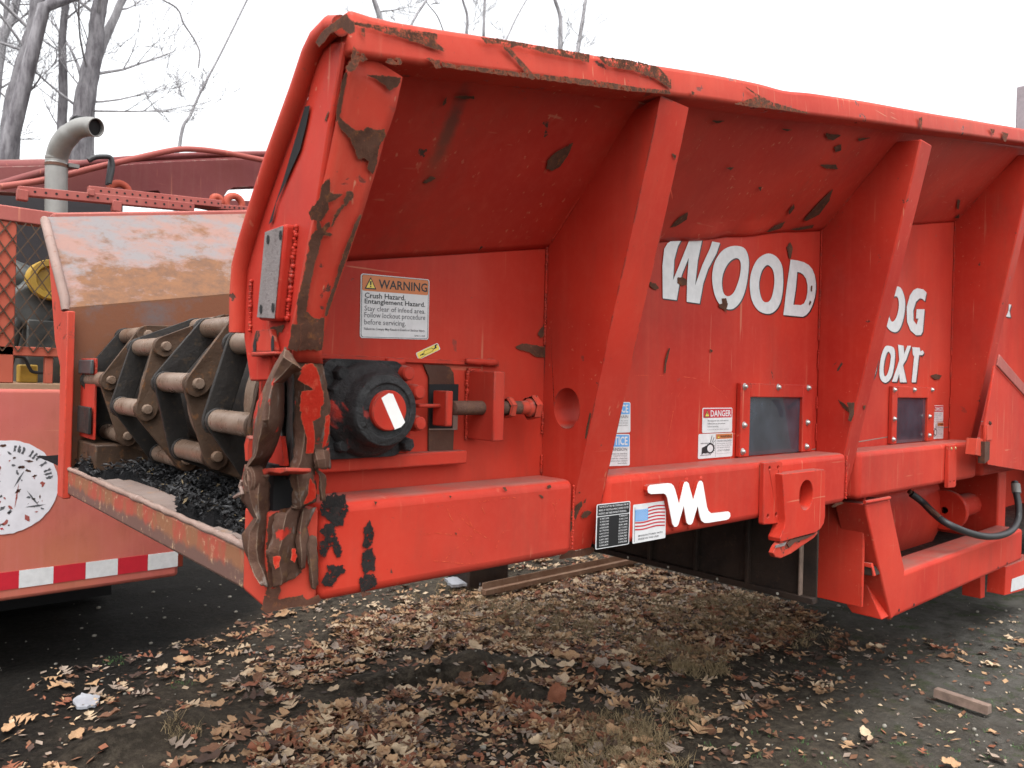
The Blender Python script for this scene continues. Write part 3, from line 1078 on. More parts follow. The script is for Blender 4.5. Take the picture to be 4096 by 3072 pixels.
# upper ledge of the cavity, pale red
m = MB()
m.prism(PXp(.605).poly('N', [(310, 105), (370, 65), (612, 55), (615, 100), (540, 125), (430, 105), (380, 140)]), (.05, 0, -.004))
m.build('torn_ledge', red_worn, post, bevel=.002)
m = MB()
m.prism(PXp(.645).poly('M', [(560, 1230), (600, 1560), (410, 1545), (480, 1400)]), (.01, 0, 0))
m.build('inner_plate', red_low, post)
# hollow of the tube end behind the torn plates
m = MB()
m.box((.635, BY + .012, 1.11), (.70, 1.47, 1.33))
m.build('hollow', dark_fill, post)

# --- end cap box below the post
m = MB()
capz = [CAP.at('N', 140, 1430), CAP.at('N', 400, 1645), CAP.at('N', 970, 1545)]
m.prism([Vector((.62, y, z)) for y, z in ((BY, 1.060), (1.474, 1.074), (1.474, 1.238), (BY, 1.243))], (.104, 0, 0))
endcap = m.build('end_cap', red_worn, G, bevel=.006)
m = MB()
m.box((.655, BY + .002, 1.06), (.724, WY, 1.20))
m.build('end_box', red_worn, G, bevel=.004)

# ------------------------------------------------------------------ front cross beam, floor, far side
m = MB()
m.box((.62, 1.476, 1.074), (.74, 2.99, 1.158))
fb = m.build('front_beam', front_m, G, bevel=.008, seg=3)
m = MB()
m.tube([(.624, 1.46 + i * .03, 1.161 + random.uniform(-.0012, .0012)) for i in range(52)], [.0085 * random.uniform(.8, 1.15) for i in range(52)], 8)
m.build('weld_bead', edge_rust, fb, smooth=70)
m = MB()
rows = [[(x, y, 1.158 + .012 * (x - .62) / .3 + .003 * noise.noise(Vector((x * 4, y * 4, 0)))) for x in (.63, .8, 1.0, 1.4, 2.2, XE)] for y in [1.5 + i * .1 for i in range(16)]]
m.grid(rows)
m.build('floor_plate', rusty('worn_floor_steel', (.14, .10, .085), (.20, .155, .135), (.24, .14, .08), rough=.55, sc=9), G, smooth=60, solid=.008)
FY, FTY = 3.0, 3.385
m = MB()
m.prism([Vector((.62, FY, 1.07)), Vector((XE, FY, 1.07)), Vector((XE, FY, foldz(XE))), Vector((.62, FY, foldz(.62)))], (0, .012, 0))
rows = []
for j in range(9):
    t = j / 8
    rows.append([Vector((.62 + (XE - .62) * i / 40, FY + (FTY - FY) * t, foldz(.62 + (XE - .62) * i / 40) + .368 * t + .004 * noise.noise(Vector((i * .4, t * 3, 1))))) for i in range(41)])
m.grid(rows)
farw = m.build('far_hopper_side', hopper_m, G, smooth=30, fix=False)
m = MB()
m.tube([(.612, FY + .005, foldz(.62) - .01), (.612, FY + .02, foldz(.62) + .03), (.612, FTY - .01, foldz(.62) + .35), (.616, FTY + .02, foldz(.62) + .36)], [.013, .016, .017, .014], 10)
farp = m.build('far_edge_pipe', rusty('pale_worn_edge', (.21, .15, .13), (.27, .19, .165), (.2, .1, .07)), G, smooth=60)
m = MB()
m.hexa([(.64, FTY, foldz(.64) + .35), (.64, FTY + .08, foldz(.64) + .35), (XE, FTY + .08, foldz(XE) + .35), (XE, FTY, foldz(XE) + .35)],
       [(.64, FTY, foldz(.64) + .385), (.64, FTY + .08, foldz(.64) + .385), (XE, FTY + .08, foldz(XE) + .385), (XE, FTY, foldz(XE) + .385)])
m.build('far_flange', faded, G, bevel=.008)
# far post under the flare: red plates, dark plates
m = MB()
m.box((.605, 2.945, 1.06), (.63, 3.03, 1.70))
m.prism([Vector((.62, y, z)) for y, z in ((3.03, 1.54), (3.03, 1.70), (3.36, 2.05), (3.33, 1.90), (3.20, 1.60), (3.10, 1.50))], (.012, 0, 0))
m.build('far_post', red_worn, G, bevel=.004)
m = MB()
m.box((.66, 2.80, 1.27), (.668, 2.985, 1.54))
m.build('red_liner', red, G, bevel=.002)
m = MB()
m.box((.645, 2.80, 1.288), (.655, 2.955, 1.378))
m.build('dark_plate', MATS['oily_dark_steel'], G, bevel=.003)
m = MB()
m.box((.645, 2.79, 1.488), (.655, 2.955, 1.535))
m.build('dark_plate', plain('dark_grey_paint', (.055, .06, .062), .45, var=.3, sc=12), G, bevel=.003)
m = MB()
m.box((.655, 2.75, 1.170), (1.2, 2.99, 1.258))
m.build('side_ledge', steel_rust, G, bevel=.006)

# ------------------------------------------------------------------ conveyor roller and chains
AX, AZ, CR = .895, 1.434, .217
roll = MB()
roll.cyl((AX, 1.515, AZ), (AX, 2.985, AZ), .145, 48)
roller = roll.build('conveyor_roller', steel_dark, G, smooth=40)
for yc in (1.68, 2.05, 2.46, 2.82):
    m = MB()
    m.lathe((AX, yc + .012, AZ), (0, -1, 0), [(.12, -.016), (.183, -.016), (.187, -.010), (.187, .022), (.183, .028), (.12, .028)], 56)
    m.build('sprocket_ring', steel_bar, roller, smooth=30)


def chain_pts(ph):
    """barrel centres: round the roller from below to above, then both runs"""
    pts = []
    a0 = ph
    while a0 > 95: a0 -= 51.43
    angs = [a0 + 51.43 * k for k in range(0, 6)]
    angs = [a for a in angs if a < 275]
    first = Vector((AX + CR * math.cos(math.radians(angs[0])), 0, AZ + CR * math.sin(math.radians(angs[0]))))
    for k in (2, 1):
        pts.append(Vector((first.x + .19 * k, 0, AZ + CR * .97)))
    for a in angs:
        pts.append(Vector((AX + CR * math.cos(math.radians(a)), 0, AZ + CR * math.sin(math.radians(a)))))
    pts.append(Vector((pts[-1].x + .19, 0, AZ - CR * .98)))
    return pts


for si, (yc, ph) in enumerate(((1.675, 191.5), (2.05, 169.5), (2.45, 191.0), (2.82, 170.5))):
    P_ = chain_pts(ph)
    hw = .112
    # side bars as the chain's own mesh, barrels and pins as its parts
    for k in range(len(P_) - 1):
        a, b = P_[k], P_[k + 1]
        t = (b - a).normalized()
        nrm = Vector((-t.z, 0, t.x))
        for sd in (-1, 1):
            ya, yb = sd * (hw - .008), sd * (hw + .012)
            e = .030
            h1 = .030
            lo_ = []
            for w_ in range(9):
                g_ = math.radians(90 + 22.5 * w_)
                lo_.append(Vector((a.x, yc + ya, a.z)) + t * h1 * math.cos(g_) + nrm * h1 * math.sin(g_))
            for w_ in range(9):
                g_ = math.radians(-90 + 22.5 * w_)
                lo_.append(Vector((b.x, yc + yb, b.z)) + t * h1 * math.cos(g_) * 1.15 + nrm * h1 * math.sin(g_))
            ch = MB()
            ch.prism(lo_, (0, sd * .012, 0))
            ch.build('chain_side_bar', steel_rust if sd < 0 else steel_dark, roller, bevel=.003)  # far bars darker: oily inner faces, with the shade between bars painted in
    for k, q in enumerate(P_):
        m = MB()
        m.cyl((q.x, yc - hw + .006, q.z), (q.x, yc + hw - .006, q.z), .0265, 20)
        m.lathe((q.x, yc - hw - .024, q.z), (0, -1, 0), [(.015, -.012), (.015, .003), (.012, .009), (.003, .010)], 10)
        m.build('chain_barrel', steel_bar if k not in (0, 1) else steel_rust, roller, smooth=40, bevel=0)

# ------------------------------------------------------------------ bearing and take-up
BC = PYp(1.352).at('D', 667, 1370)
bx, bz = BC.x, BC.z
m = MB()
m.box((bx - .085, 1.466, 1.327), (1.009, 1.488, 1.527))
carr = m.build('bearing_carrier', red, G, bevel=.012, seg=3)
m = MB()
sq = rounded(Vector((bx - .112, 1.440, bz - .106)), X_ * .205, Z_ * .212, .03, 5)
m.prism(sq, (0, .027, 0))
m.lathe((bx, 1.440, bz), (0, -1, 0), [(.104, -.004), (.103, .012), (.095, .022), (.083, .030), (.0795, .040), (.0785, .066), (.074, .074), (.058, .078), (.056, .074), (.044, .074)], 56)
hous = m.build('bearing_housing', grease_m, carr, bevel=.004, smooth=40)
m = MB()
m.lathe((bx, 1.440, bz), (0, -1, 0), [(.043, .07), (.0425, .083), (.040, .086), (.001, .086)], 40)
capo = m.build('bearing_cap', red, hous, smooth=30)
m = MB()
pl = PYp(1.440 - .0865)
m.prism(pl.poly('D', [(600, 1275), (655, 1240), (685, 1245), (775, 1455), (745, 1490), (700, 1508)]), (0, .0004, 0))
m.build('white_mark', white_paint, hous, smooth=None)
m = MB()
m.lathe((bx, 1.440, bz), (0, -1, 0), [(.0555, .0746), (.0775, .0695), (.0785, .067), (.0785, .066)], 40)
for fr, x, y, mt in (('D', 315, 1095, grease_m), ('D', 800, 1095, red), ('D', 880, 1235, red), ('D', 885, 1465, red), ('D', 322, 1625, grease_m), ('D', 800, 1620, grease_m), ('D', 280, 1225, grease_m)):
    q = PYp(1.425).at(fr, x, y)
    mm = MB()
    mm.lathe((q.x, 1.45, q.z), (0, -1, 0), [(.019, -.012), (.019, .008), (.016, .014), (.016, .026), (.013, .030), (.001, .031)], 6 if mt is grease_m else 16)
    mm.build('bolt', mt, hous, smooth=30)
# slotted plate behind, dark steel showing, black slot
m = MB()
m.prism(PYp(1.493).poly('X', [(540, 158), (760, 168), (830, 190), (870, 250), (880, 380), (875, 900), (865, 1130), (595, 1155), (600, 300)]), (0, .006, 0))
m.build('slide_plate', rust_dark, G, bevel=.001)
m = MB()
m.prism(PYp(1.4915).poly('X', [(600, 378), (925, 378), (912, 885), (600, 880)]), (0, .0008, 0))
m.build('slot', dark_fill, G, smooth=None)
m = MB()
m.prism(PYp(1.490).poly('X', [(862, 700), (918, 700), (912, 882), (600, 884), (600, 870), (860, 868)]), (0, .0008, 0))
m.build('slot_edge', edge_rust, G, smooth=None)


def pbox(fr, tl, br, y0, y1):
    a, b = PYp(y0).at(fr, *tl), PYp(y0).at(fr, *br)
    m = MB()
    m.box((a.x, y0, b.z), (b.x, y1, a.z))
    return m


tb = pbox('X', (790, 452), (857, 845), 1.425, 1.478).build('takeup_lug', red, G, bevel=.003)
pbox('X', (490, 598), (760, 640), 1.446, 1.470).build('carrier_tongue', red, G, bevel=.004)
blk = pbox('X', (1323, 236), (1424, 1008), 1.395, 1.499).build('takeup_block', red, G, bevel=.003)
m = MB()
a = PYp(1.395).at('X', 1323, 236)
bead(m, (a.x - .004, 1.494, 1.35), (a.x - .004, 1.494, a.z), .0065)
bead(m, (a.x - .004, 1.494, a.z + .003), (a.x + .04, 1.494, a.z + .003), .0065)
m.build('weld_bead', red_low, blk, fix=False, smooth=60)
sy = 1.438
zz = PYp(sy).at('X', 1080, 640).z
x0, x1, x2 = PYp(sy).at('X', 855, 640).x, PYp(sy).at('X', 1425, 640).x, PYp(sy).at('X', 1705, 620).x
scr = MB()
npt = int((x2 - x0) / .0024)
scr.tube([(x0 + (x2 - x0) * i / npt, sy, zz) for i in range(npt + 1)], [.0175 if i % 2 else .0160 for i in range(npt + 1)], 18)
scrw = scr.build('takeup_screw', thread, G, smooth=80)
m = MB()
m.lathe((x1 + .004, sy, zz), (1, 0, 0), [(.0235, 0), (.028, .003), (.028, .018), (.0235, .021), (.014, .021)], 6)
m.build('nut', red_worn, scrw, smooth=20)
m = MB()
m.tube([(x2 - .035, sy, zz), (x2 - .01, sy, zz), (x2, sy, zz)], [.0172, .0178, .025], 18)
m.lathe((x2, sy, zz), (1, 0, 0), [(.031, 0), (.033, .003), (.033, .020), (.028, .024), (.001, .024)], 6)
m.build('screw_head', red_worn, scrw, smooth=20)
# rails above and below the carrier
m = MB()
a = PYp(1.47).at('X', 0, 1250); b = PYp(1.47).at('X', 1000, 1195)
m.box((.70, 1.462, a.z - .014), (b.x, 1.499, a.z + .018))
m.build('lower_rail', red, G, bevel=.004)
m = MB()
a = PYp(1.49).at('X', 700, 140)
m.box((.70, 1.488, a.z - .003), (PYp(1.49).at('X', 1370, 160).x, 1.499, a.z + .008))
for xa, xb in ((120, 330), (1000, 1360)):
    A_, B_ = PYp(1.485).at('X', xa, 120), PYp(1.485).at('X', xb, 140)
    m.tube([A_.lerp(B_, k / 8) + Z_ * random.uniform(-.001, .001) for k in range(9)], [.006, .009, .008, .010, .008, .009, .010, .009, .005], 8)
m.build('upper_rail', red, G, bevel=.002)

# ------------------------------------------------------------------ windows
def window(fr, outer, hole, bolts):
    FP = PYp(1.480)
    a, b = FP.at(fr, *outer[0]), FP.at(fr, *outer[1])
    zt = (a.z + b.z) / 2
    h0, h1 = FP.at(fr, *hole[0]), FP.at(fr, *hole[1])
    m = MB()
    for (xa, za), (xb, zb) in (((a.x, 1.251), (h0.x, zt)), ((h1.x, 1.251), (b.x, zt)), ((h0.x, h0.z), (h1.x, zt))):
        m.box((xa, 1.480, za), (xb, 1.499, zb))
    wf = m.build('window_frame', red, G, bevel=.003)
    m = MB()
    m.box((h0.x - .02, 1.492, 1.252), (h1.x + .02, 1.4975, h0.z + .02))
    m.build('pane', glass_dark, wf)
    for x, y in bolts:
        q = FP.at(fr, x, y, .005)
        m = MB()
        m.lathe((q.x, 1.481, q.z), (0, -1, 0), [(.0125, -.002), (.0125, .003), (.010, .004), (.0085, .009), (.005, .013), (.001, .0135)], 14)
        m.build('bolt', zinc, wf, smooth=40)
    return wf


w1 = window('E', ((1412, 62), (1945, 72)), ((1480, 163), (1866, 160)), ((1443, 85), (1690, 90), (1912, 95), (1438, 370), (1905, 350), (1427, 565), (1898, 527)))
w2 = window('S', ((412, 826), (812, 830)), ((456, 932), (746, 930)), ((433, 857), (620, 857), (790, 857), (430, 1135), (420, 1330), (765, 1110), (762, 1290)))

# ------------------------------------------------------------------ white lettering (stuck-on vinyl)
def letter(name, fr, outer, inner=None):
    def smooth(p, curve):
        if not curve: return p
        out_ = []
        n = len(p)
        for i in range(n):
            p0, p1, p2, p3 = p[i - 1], p[i], p[(i + 1) % n], p[(i + 2) % n]
            for k in range(4):
                t = k / 4
                out_.append(tuple(.5 * (2 * p1[j] + (p2[j] - p0[j]) * t + (2 * p0[j] - 5 * p1[j] + 4 * p2[j] - p3[j]) * t * t + (3 * p1[j] - p0[j] - 3 * p2[j] + p3[j]) * t ** 3) for j in (0, 1)))
        return out_
    curve = inner is not None and name != 'letter_d'
    loops = [smooth(outer, curve)] + ([smooth(inner, curve)] if inner else [])
    m = MB()
    m.prism([WALL.poly(fr, l, .0030) for l in loops], (0, 0, 0), 0)
    sc = FR[fr][2] / .48
    m.prism([WALL.poly(fr, [(x + 7 / sc, y + 10 / sc) for x, y in l], .0018) for l in loops], (0, 0, 0), 1)
    return m.build(name, [white_vinyl, ink], wall, fix=False, smooth=None)


letter('letter_w', 'W', [(318, 193), (376, 205), (335, 280), (305, 390), (296, 560), (345, 440), (425, 240), (450, 200), (538, 218), (500, 400), (478, 605), (540, 430), (600, 300), (620, 240), (685, 252), (655, 340), (585, 470),
                         (545, 590), (516, 755), (408, 740), (412, 560), (425, 375), (370, 510), (345, 610), (325, 727), (210, 712), (207, 440), (222, 300), (250, 255), (280, 235)])
letter('letter_o', 'W', [(830, 277), (890, 300), (920, 370), (922, 470), (900, 620), (860, 730), (800, 795), (740, 800), (680, 760), (640, 680), (620, 570), (625, 470), (650, 390), (700, 320), (760, 285)],
       [(820, 378), (850, 400), (857, 460), (840, 560), (800, 660), (755, 695), (715, 670), (700, 590), (710, 510), (740, 440), (780, 395)])
letter('letter_o', 'W', [(1090, 340), (1150, 365), (1195, 430), (1208, 520), (1205, 650), (1180, 760), (1130, 825), (1070, 840), (1000, 810), (950, 730), (932, 620), (940, 510), (980, 410), (1030, 360)],
       [(1085, 437), (1120, 470), (1135, 540), (1130, 630), (1105, 720), (1070, 745), (1035, 725), (1012, 650), (1010, 570), (1030, 490), (1060, 445)])
letter('letter_d', 'W', [(1270, 390), (1330, 398), (1380, 412), (1420, 435), (1450, 470), (1470, 520), (1480, 580), (1480, 640), (1472, 700), (1455, 760), (1430, 815), (1400, 850), (1370, 865), (1210, 850), (1235, 640)],
       [(1325, 492), (1350, 498), (1375, 515), (1398, 550), (1410, 600), (1410, 660), (1400, 715), (1380, 755), (1355, 768), (1293, 765), (1315, 620)])
letter('letter_o', 'F', [(1190, 495), (1225, 520), (1250, 600), (1250, 680), (1235, 770), (1205, 845), (1165, 865), (1115, 835), (1085, 760), (1080, 660), (1095, 570), (1140, 510)],
       [(1170, 575), (1195, 590), (1202, 650), (1190, 720), (1170, 765), (1145, 780), (1125, 740), (1120, 670), (1135, 610)])
letter('letter_g', 'F', [(1350, 510), (1400, 520), (1425, 545), (1412, 615), (1390, 595), (1370, 592), (1340, 620), (1318, 690), (1320, 770), (1345, 805), (1360, 755), (1340, 755), (1345, 680), (1410, 680), (1395, 860), (1380, 888), (1340, 890), (1295, 850), (1268, 780), (1265, 660), (1290, 570), (1320, 525)])
zero = [(1120, 975), (1165, 1000), (1168, 1100), (1145, 1220), (1105, 1270), (1065, 1260), (1045, 1200), (1055, 1080), (1085, 990)]
zin = [(1122, 1025), (1137, 1060), (1125, 1150), (1105, 1210), (1085, 1218), (1078, 1160), (1090, 1080), (1108, 1030)]
letter('numeral_zero', 'F', zero, zin)
letter('numeral_zero', 'F', [(x - 136, y - 6) for x, y in zero], [(x - 136, y - 6) for x, y in zin])
letter('letter_x', 'F', [(1195, 965), (1240, 975), (1245, 1040), (1270, 975), (1300, 975), (1260, 1090), (1235, 1130), (1265, 1270), (1210, 1270), (1205, 1200), (1185, 1265), (1145, 1265), (1190, 1140), (1205, 1090)])
letter('letter_t', 'F', [(1310, 985), (1370, 990), (1375, 1020), (1395, 1012), (1405, 1030), (1395, 1050), (1365, 1050), (1340, 1270), (1305, 1270), (1325, 1060), (1315, 1045)])
letter('letter_piece', 'S', [(1515, 40), (1538, 45), (1520, 100), (1532, 165), (1488, 158), (1512, 100)])

# --- white welded emblem on the beam
m = MB()
emb = [(812, 1165), (816, 1135), (835, 1120), (980, 1104), (1005, 1108), (1025, 1125), (1038, 1155), (1072, 1282), (1112, 1112), (1122, 1096), (1136, 1092), (1150, 1104), (1190, 1252), (1232, 1104), (1242, 1087), (1256, 1085), (1269, 1102), (1302, 1300),
       (1315, 1335), (1340, 1356), (1480, 1340), (1494, 1352), (1496, 1378), (1484, 1400), (1465, 1409), (1310, 1434), (1280, 1434), (1256, 1415), (1244, 1380), (1226, 1292), (1184, 1432), (1170, 1448), (1150, 1448), (1135, 1432), (1110, 1292), (1064, 1450), (1050, 1466), (1032, 1466), (1016, 1442), (974, 1225), (962, 1200), (945, 1190), (840, 1195), (818, 1186)]
EP = PYp(BY - .016)
m.prism(EP.poly('T', emb), (0, .0025, 0), 0)
m.prism([q + Y_ * .002 for q in grow(EP.poly('T', emb), .0015)], (0, .0135, 0), 1)
emblem = m.build('emblem', [white_paint, red_low], b1, bevel=0)
m = MB()
for x, y in ((800, 1135), (1132, 1080), (1250, 1070), (1022, 1478), (1152, 1462), (795, 1185)):
    m.blob(PYp(BY).at('T', x, y), .009, 8, 0, (1, .6, 1))
m.build('weld_bead', red_low, b1, fix=False, smooth=60)

# ------------------------------------------------------------------ labels
def label(name, fr, tl, tr, bl, Y, parent, base=white_vinyl, r=.006, border=None):
    pl = PYp(Y)
    a, b, c_ = pl.at(fr, *tl), pl.at(fr, *tr), pl.at(fr, *bl)
    du, dv = b - a, a - c_
    m = MB()
    m.prism(rounded(c_, du, dv, r), (0, .0006, 0))
    o = m.build(name, base, parent, smooth=None)
    def B(x, y, e=.0004): return c_ + du * x + dv * y - Y_ * e
    return o, B, du, dv


def band(o, B, du, dv, x0, y0, x1, y1, mat, name='header_band', r=.003, e=.0004):
    m = MB()
    m.prism(rounded(B(x0, y0, e), du * (x1 - x0), dv * (y1 - y0), r, 3), (0, 0, 0))
    return m.build(name, mat, o, fix=False, smooth=None)


def lines(o, B, du, dv, rows, mat, name='lettering', e=.0008):
    m = MB()
    for s, x0, y0, w_, h_, bo in rows:
        text(m, s, B(x0, y0, e), du * w_, dv * h_, 0, bo)
    return m.build(name, mat, o, fix=False, smooth=None)


def tri(o, B, x0, y0, w_, h_, e=.0008):
    m = MB()
    m.prism([B(x0, y0, e), B(x0 + w_, y0, e), B(x0 + w_ / 2, y0 + h_, e)], (0, 0, 0), 0)
    m.prism([B(x0 + .14 * w_, y0 + .1 * h_, e + .0003), B(x0 + .86 * w_, y0 + .1 * h_, e + .0003), B(x0 + w_ / 2, y0 + .84 * h_, e + .0003)], (0, 0, 0), 1)
    m.prism([B(x0 + .45 * w_, y0 + .32 * h_, e + .0006), B(x0 + .55 * w_, y0 + .32 * h_, e + .0006), B(x0 + .58 * w_, y0 + .66 * h_, e + .0006), B(x0 + .42 * w_, y0 + .66 * h_, e + .0006)], (0, 0, 0), 0)
    m.prism([B(x0 + .45 * w_, y0 + .16 * h_, e + .0006), B(x0 + .55 * w_, y0 + .16 * h_, e + .0006), B(x0 + .55 * w_, y0 + .26 * h_, e + .0006), B(x0 + .45 * w_, y0 + .26 * h_, e + .0006)], (0, 0, 0), 0)
    m.build('hazard_triangle', [ink, yellow_v], o, fix=False, smooth=None)


LY = WY - .0016
o, B, du, dv = label('warning_label', 'D', (449, 356), (955, 402), (441, 832), LY, wall)
band(o, B, du, dv, .012, .012, .988, .988, grey_ink, 'border', .005, .0002)
band(o, B, du, dv, .020, .020, .980, .980, white_vinyl, 'face', .005, .0004)
band(o, B, du, dv, .020, .735, .980, .980, orange_v, 'header_band', .004, .0006)
tri(o, B, .05, .765, .165, .19, .001)
lines(o, B, du, dv, [('WARNING', .245, .785, .72, .145, .018), ('Crush Hazard.', .055, .625, .58, .085, .014), ('Entanglement Hazard.', .055, .515, .88, .10, .014)], ink, e=.001)
lines(o, B, du, dv, [('Stay clear of infeed area.', .055, .40, .885, .105, .0), ('Follow lockout procedure', .055, .295, .885, .11, .0), ('before servicing.', .055, .185, .59, .11, 0),
                     ('Failure to Comply May Result in Death or Serious Injury.', .055, .115, .885, .05, .01), ('29511-223', .78, .045, .16, .025, .01)], grey_ink, e=.001)
# small yellow grease label
PYL = PYp(LY)
a, b, c_ = PYL.at('D', 852, 945), PYL.at('D', 1015, 868), PYL.at('D', 875, 995)
m = MB()
m.prism(rounded(c_, b - a, a - c_, .004), (0, .0005, 0))
gl = m.build('grease_label', white_vinyl, wall, smooth=None)
def GB(x, y, e): return c_ + (b - a) * x + (a - c_) * y - Y_ * e
m = MB()
m.prism(rounded(GB(.03, .07, .0004), (b - a) * .94, (a - c_) * .86, .004), (0, 0, 0), 0)
for pts in ([(.12, .42), (.22, .42), (.22, .32), (.26, .38), (.26, .56), (.22, .62), (.22, .54), (.12, .54)], [(.74, .42), (.80, .44), (.86, .40), (.88, .75), (.95, .75), (.95, .88), (.84, .90), (.80, .58), (.74, .56)], [(.10, .14), (.30, .14), (.30, .18), (.10, .18)]):
    m.prism([GB(x, y, .0012) for x, y in pts], (0, 0, 0), 1)
body = [(.26, .50), (.32, .26), (.66, .26), (.74, .48), (.68, .74), (.34, .76)]
m.prism([[GB(x, y, .0012) for x, y in body], [GB(.5 + (x - .5) * .90, .5 + (y - .5) * .84, .0012) for x, y in body]], (0, 0, 0), 1)
m.build('grease_gun_symbol', [yellow_v, ink], gl, fix=False, smooth=None)
# blue notice labels, left part behind the rib
for tl, tr, bl, word, sub_, rows in (
        ((450, 430), (667, 432), (450, 690), 'NOTICE', 'CHAIN', ('the clamp', 'to a torque', 'chain pusher')),
        ((430, 694), (662, 697), (430, 965), 'NOTICE', 'TENSION', ('chain in the first', 'required torque.', 'until the chain has', 'correct chain tension', 'feed chain.'))):
    o, B, du, dv = label('notice_label', 'T', tl, tr, bl, LY, wall)
    band(o, B, du, dv, .02, .60, .97, .97, blue_v)
    lines(o, B, du, dv, [(word, .07, .65, .84, .27, .02)], white_vinyl)
    rr = [(sub_, .93 - .09 * len(sub_) * 1.0, .47, .085 * len(sub_), .10, .0)]
    for i, s in enumerate(rows):
        rr.append((s, .90 - .030 * len(s) - .02, .36 - .075 * i, .030 * len(s) + .02, .05, 0))
    lines(o, B, du, dv, rr, grey_ink)
# danger and crush labels beside the first pane
def danger(fr, tl, tr, bl):
    o, B, du, dv = label('danger_label', fr, tl, tr, bl, LY, wall)
    band(o, B, du, dv, .025, .60, .975, .96, red_v)
    tri(o, B, .06, .63, .17, .29)
    lines(o, B, du, dv, [('DANGER', .26, .645, .69, .26, .022)], white_vinyl)
    lines(o, B, du, dv, [('Moving parts can crush and cut.', .17, .43, .70, .085, 0), ('Follow lockout procedures', .17, .315, .58, .085, 0), ('before servicing.', .17, .20, .36, .085, 0), ('Failure to comply may result in death or serious injury.', .17, .10, .72, .05, 0)], grey_ink)


danger('T', (1265, 480), (1513, 478), (1262, 690))
danger('S', (785, 1004), (890, 1004), (783, 1162))


def crush(fr, tl, tr, bl):
    o, B, du, dv = label('crush_label', fr, tl, tr, bl, LY, wall)
    band(o, B, du, dv, .50, .76, .985, .97, orange_v)
    tri(o, B, .52, .785, .09, .16)
    lines(o, B, du, dv, [('WARNING', .62, .80, .35, .12, .02)], ink)
    lines(o, B, du, dv, [('CRUSH HAZARD', .52, .64, .44, .075, 0), ('Moving parts can crush', .52, .54, .44, .06, 0), ('and cut. Do not operate', .52, .455, .44, .06, 0), ('with guard removed.', .52, .37, .40, .06, 0), ('STAY CLEAR', .55, .25, .36, .075, 0), ('Failure to comply may result in injury', .52, .14, .44, .035, 0)], grey_ink)
    m = MB()
    cx, cy = .335, .40
    def ell(rx, ry): return [B(cx + rx * math.cos(k * math.pi / 12), cy + ry * math.sin(k * math.pi / 12), .0009) for k in range(24)]
    m.prism([ell(.12, .21), ell(.085, .155)], (0, 0, 0))
    for k in range(14):
        a_ = 2 * math.pi * k / 14
        m.prism([B(cx + .125 * math.cos(a_ + t) * s_, cy + .22 * math.sin(a_ + t) * s_, .0009) for t, s_ in ((-.1, 1), (.1, 1), (0, 1.13))], (0, 0, 0))
    m.prism([B(x, y, .0009) for x, y in ((.09, .15), (.14, .22), (.20, .20), (.26, .22), (.22, .34), (.22, .46), (.27, .56), (.19, .50), (.10, .44))], (0, 0, 0))
    for i in range(8):
        for yy in (.62, .14):
            x = .06 + i * .038
            m.prism([B(x, yy, .0009), B(x + .016, yy + .022, .0009), B(x + .032, yy, .0009), B(x + .016, yy - .022, .0009)], (0, 0, 0))
    for x0, y0, x1, y1 in ((.33, .66, .37, .92), (.38, .64, .43, .84), (.40, .62, .47, .72)):
        m.prism([B(x0, y0, .0009), B(x0 + .02, y0, .0009), B(x1 + .015, y1, .0009), B(x1, y1, .0009)], (0, 0, 0))
    m.build('hand_and_chain_symbol', ink, o, fix=False, smooth=None)
    band(o, B, du, dv, .488, .03, .494, .97, grey_ink, 'divider', .0001)


crush('T', (1232, 698), (1517, 685), (1227, 905))
crush('S', (775, 1164), (892, 1164), (772, 1326))
# patent list and flag on the beam
BL = BY - .0016
o, B, du, dv = label('patent_label', 'T', (388, 1282), (667, 1252), (376, 1657), BL, b1, r=.005)
band(o, B, du, dv, .025, .735, .975, .98, ink, 'header_band', .003)
band(o, B, du, dv, .025, .02, .975, .715, ink, 'list_band', .003)
lines(o, B, du, dv, [('THIS PRODUCT MAY BE COVERED BY ONE OR', .06, .915, .88, .042, .01), ('MORE OF THE FOLLOWING UNITED STATES', .06, .84, .88, .042, .01), ('PATENTS OR THEIR PATENTS PENDING:', .06, .765, .82, .042, .01)], white_vinyl)
L1 = ['5,947,395', '5,950,942', '5,988,539', '6,000,642', '6,179,232', '6,412,715', '6,474,579', '6,641,065', '7,007,878', '7,044,409']
L2 = ['7,438,097', '7,441,718', '7,624,490', '8,061,640', '8,113,453', '8,322,259', '8,528,453', '8,544,783', '9,044,760', '9,073,058']
lines(o, B, du, dv, [(s, .10, .645 - .066 * i, .26, .042, .01) for i, s in enumerate(L1)] + [(s, .66, .655 - .066 * i, .26, .042, .01) for i, s in enumerate(L2)], white_vinyl)
o, B, du, dv = label('flag_label', 'T', (690, 1285), (963, 1250), (684, 1608), BL, b1, r=.004)
m = MB()
def wave(x): return .018 * math.sin(x * 7.5 + 2.6)
for i in range(7):
    y1 = .90 - i * .088
    xa = .44 if i < 4 else .06
    pts = [(xa + (.97 - xa) * k / 12, y1 + wave(xa + (.97 - xa) * k / 12)) for k in range(13)]
    m.prism([B(x, y, .0008) for x, y in pts] + [B(x, y - .034, .0008) for x, y in reversed(pts)], (0, 0, 0), 0)
pts = [(.06 + .38 * k / 6, .87 + wave(.06 + .38 * k / 6)) for k in range(7)]
m.prism([B(x, y, .0008) for x, y in pts] + [B(x, y - .30, .0008) for x, y in reversed(pts)], (0, 0, 0), 1)
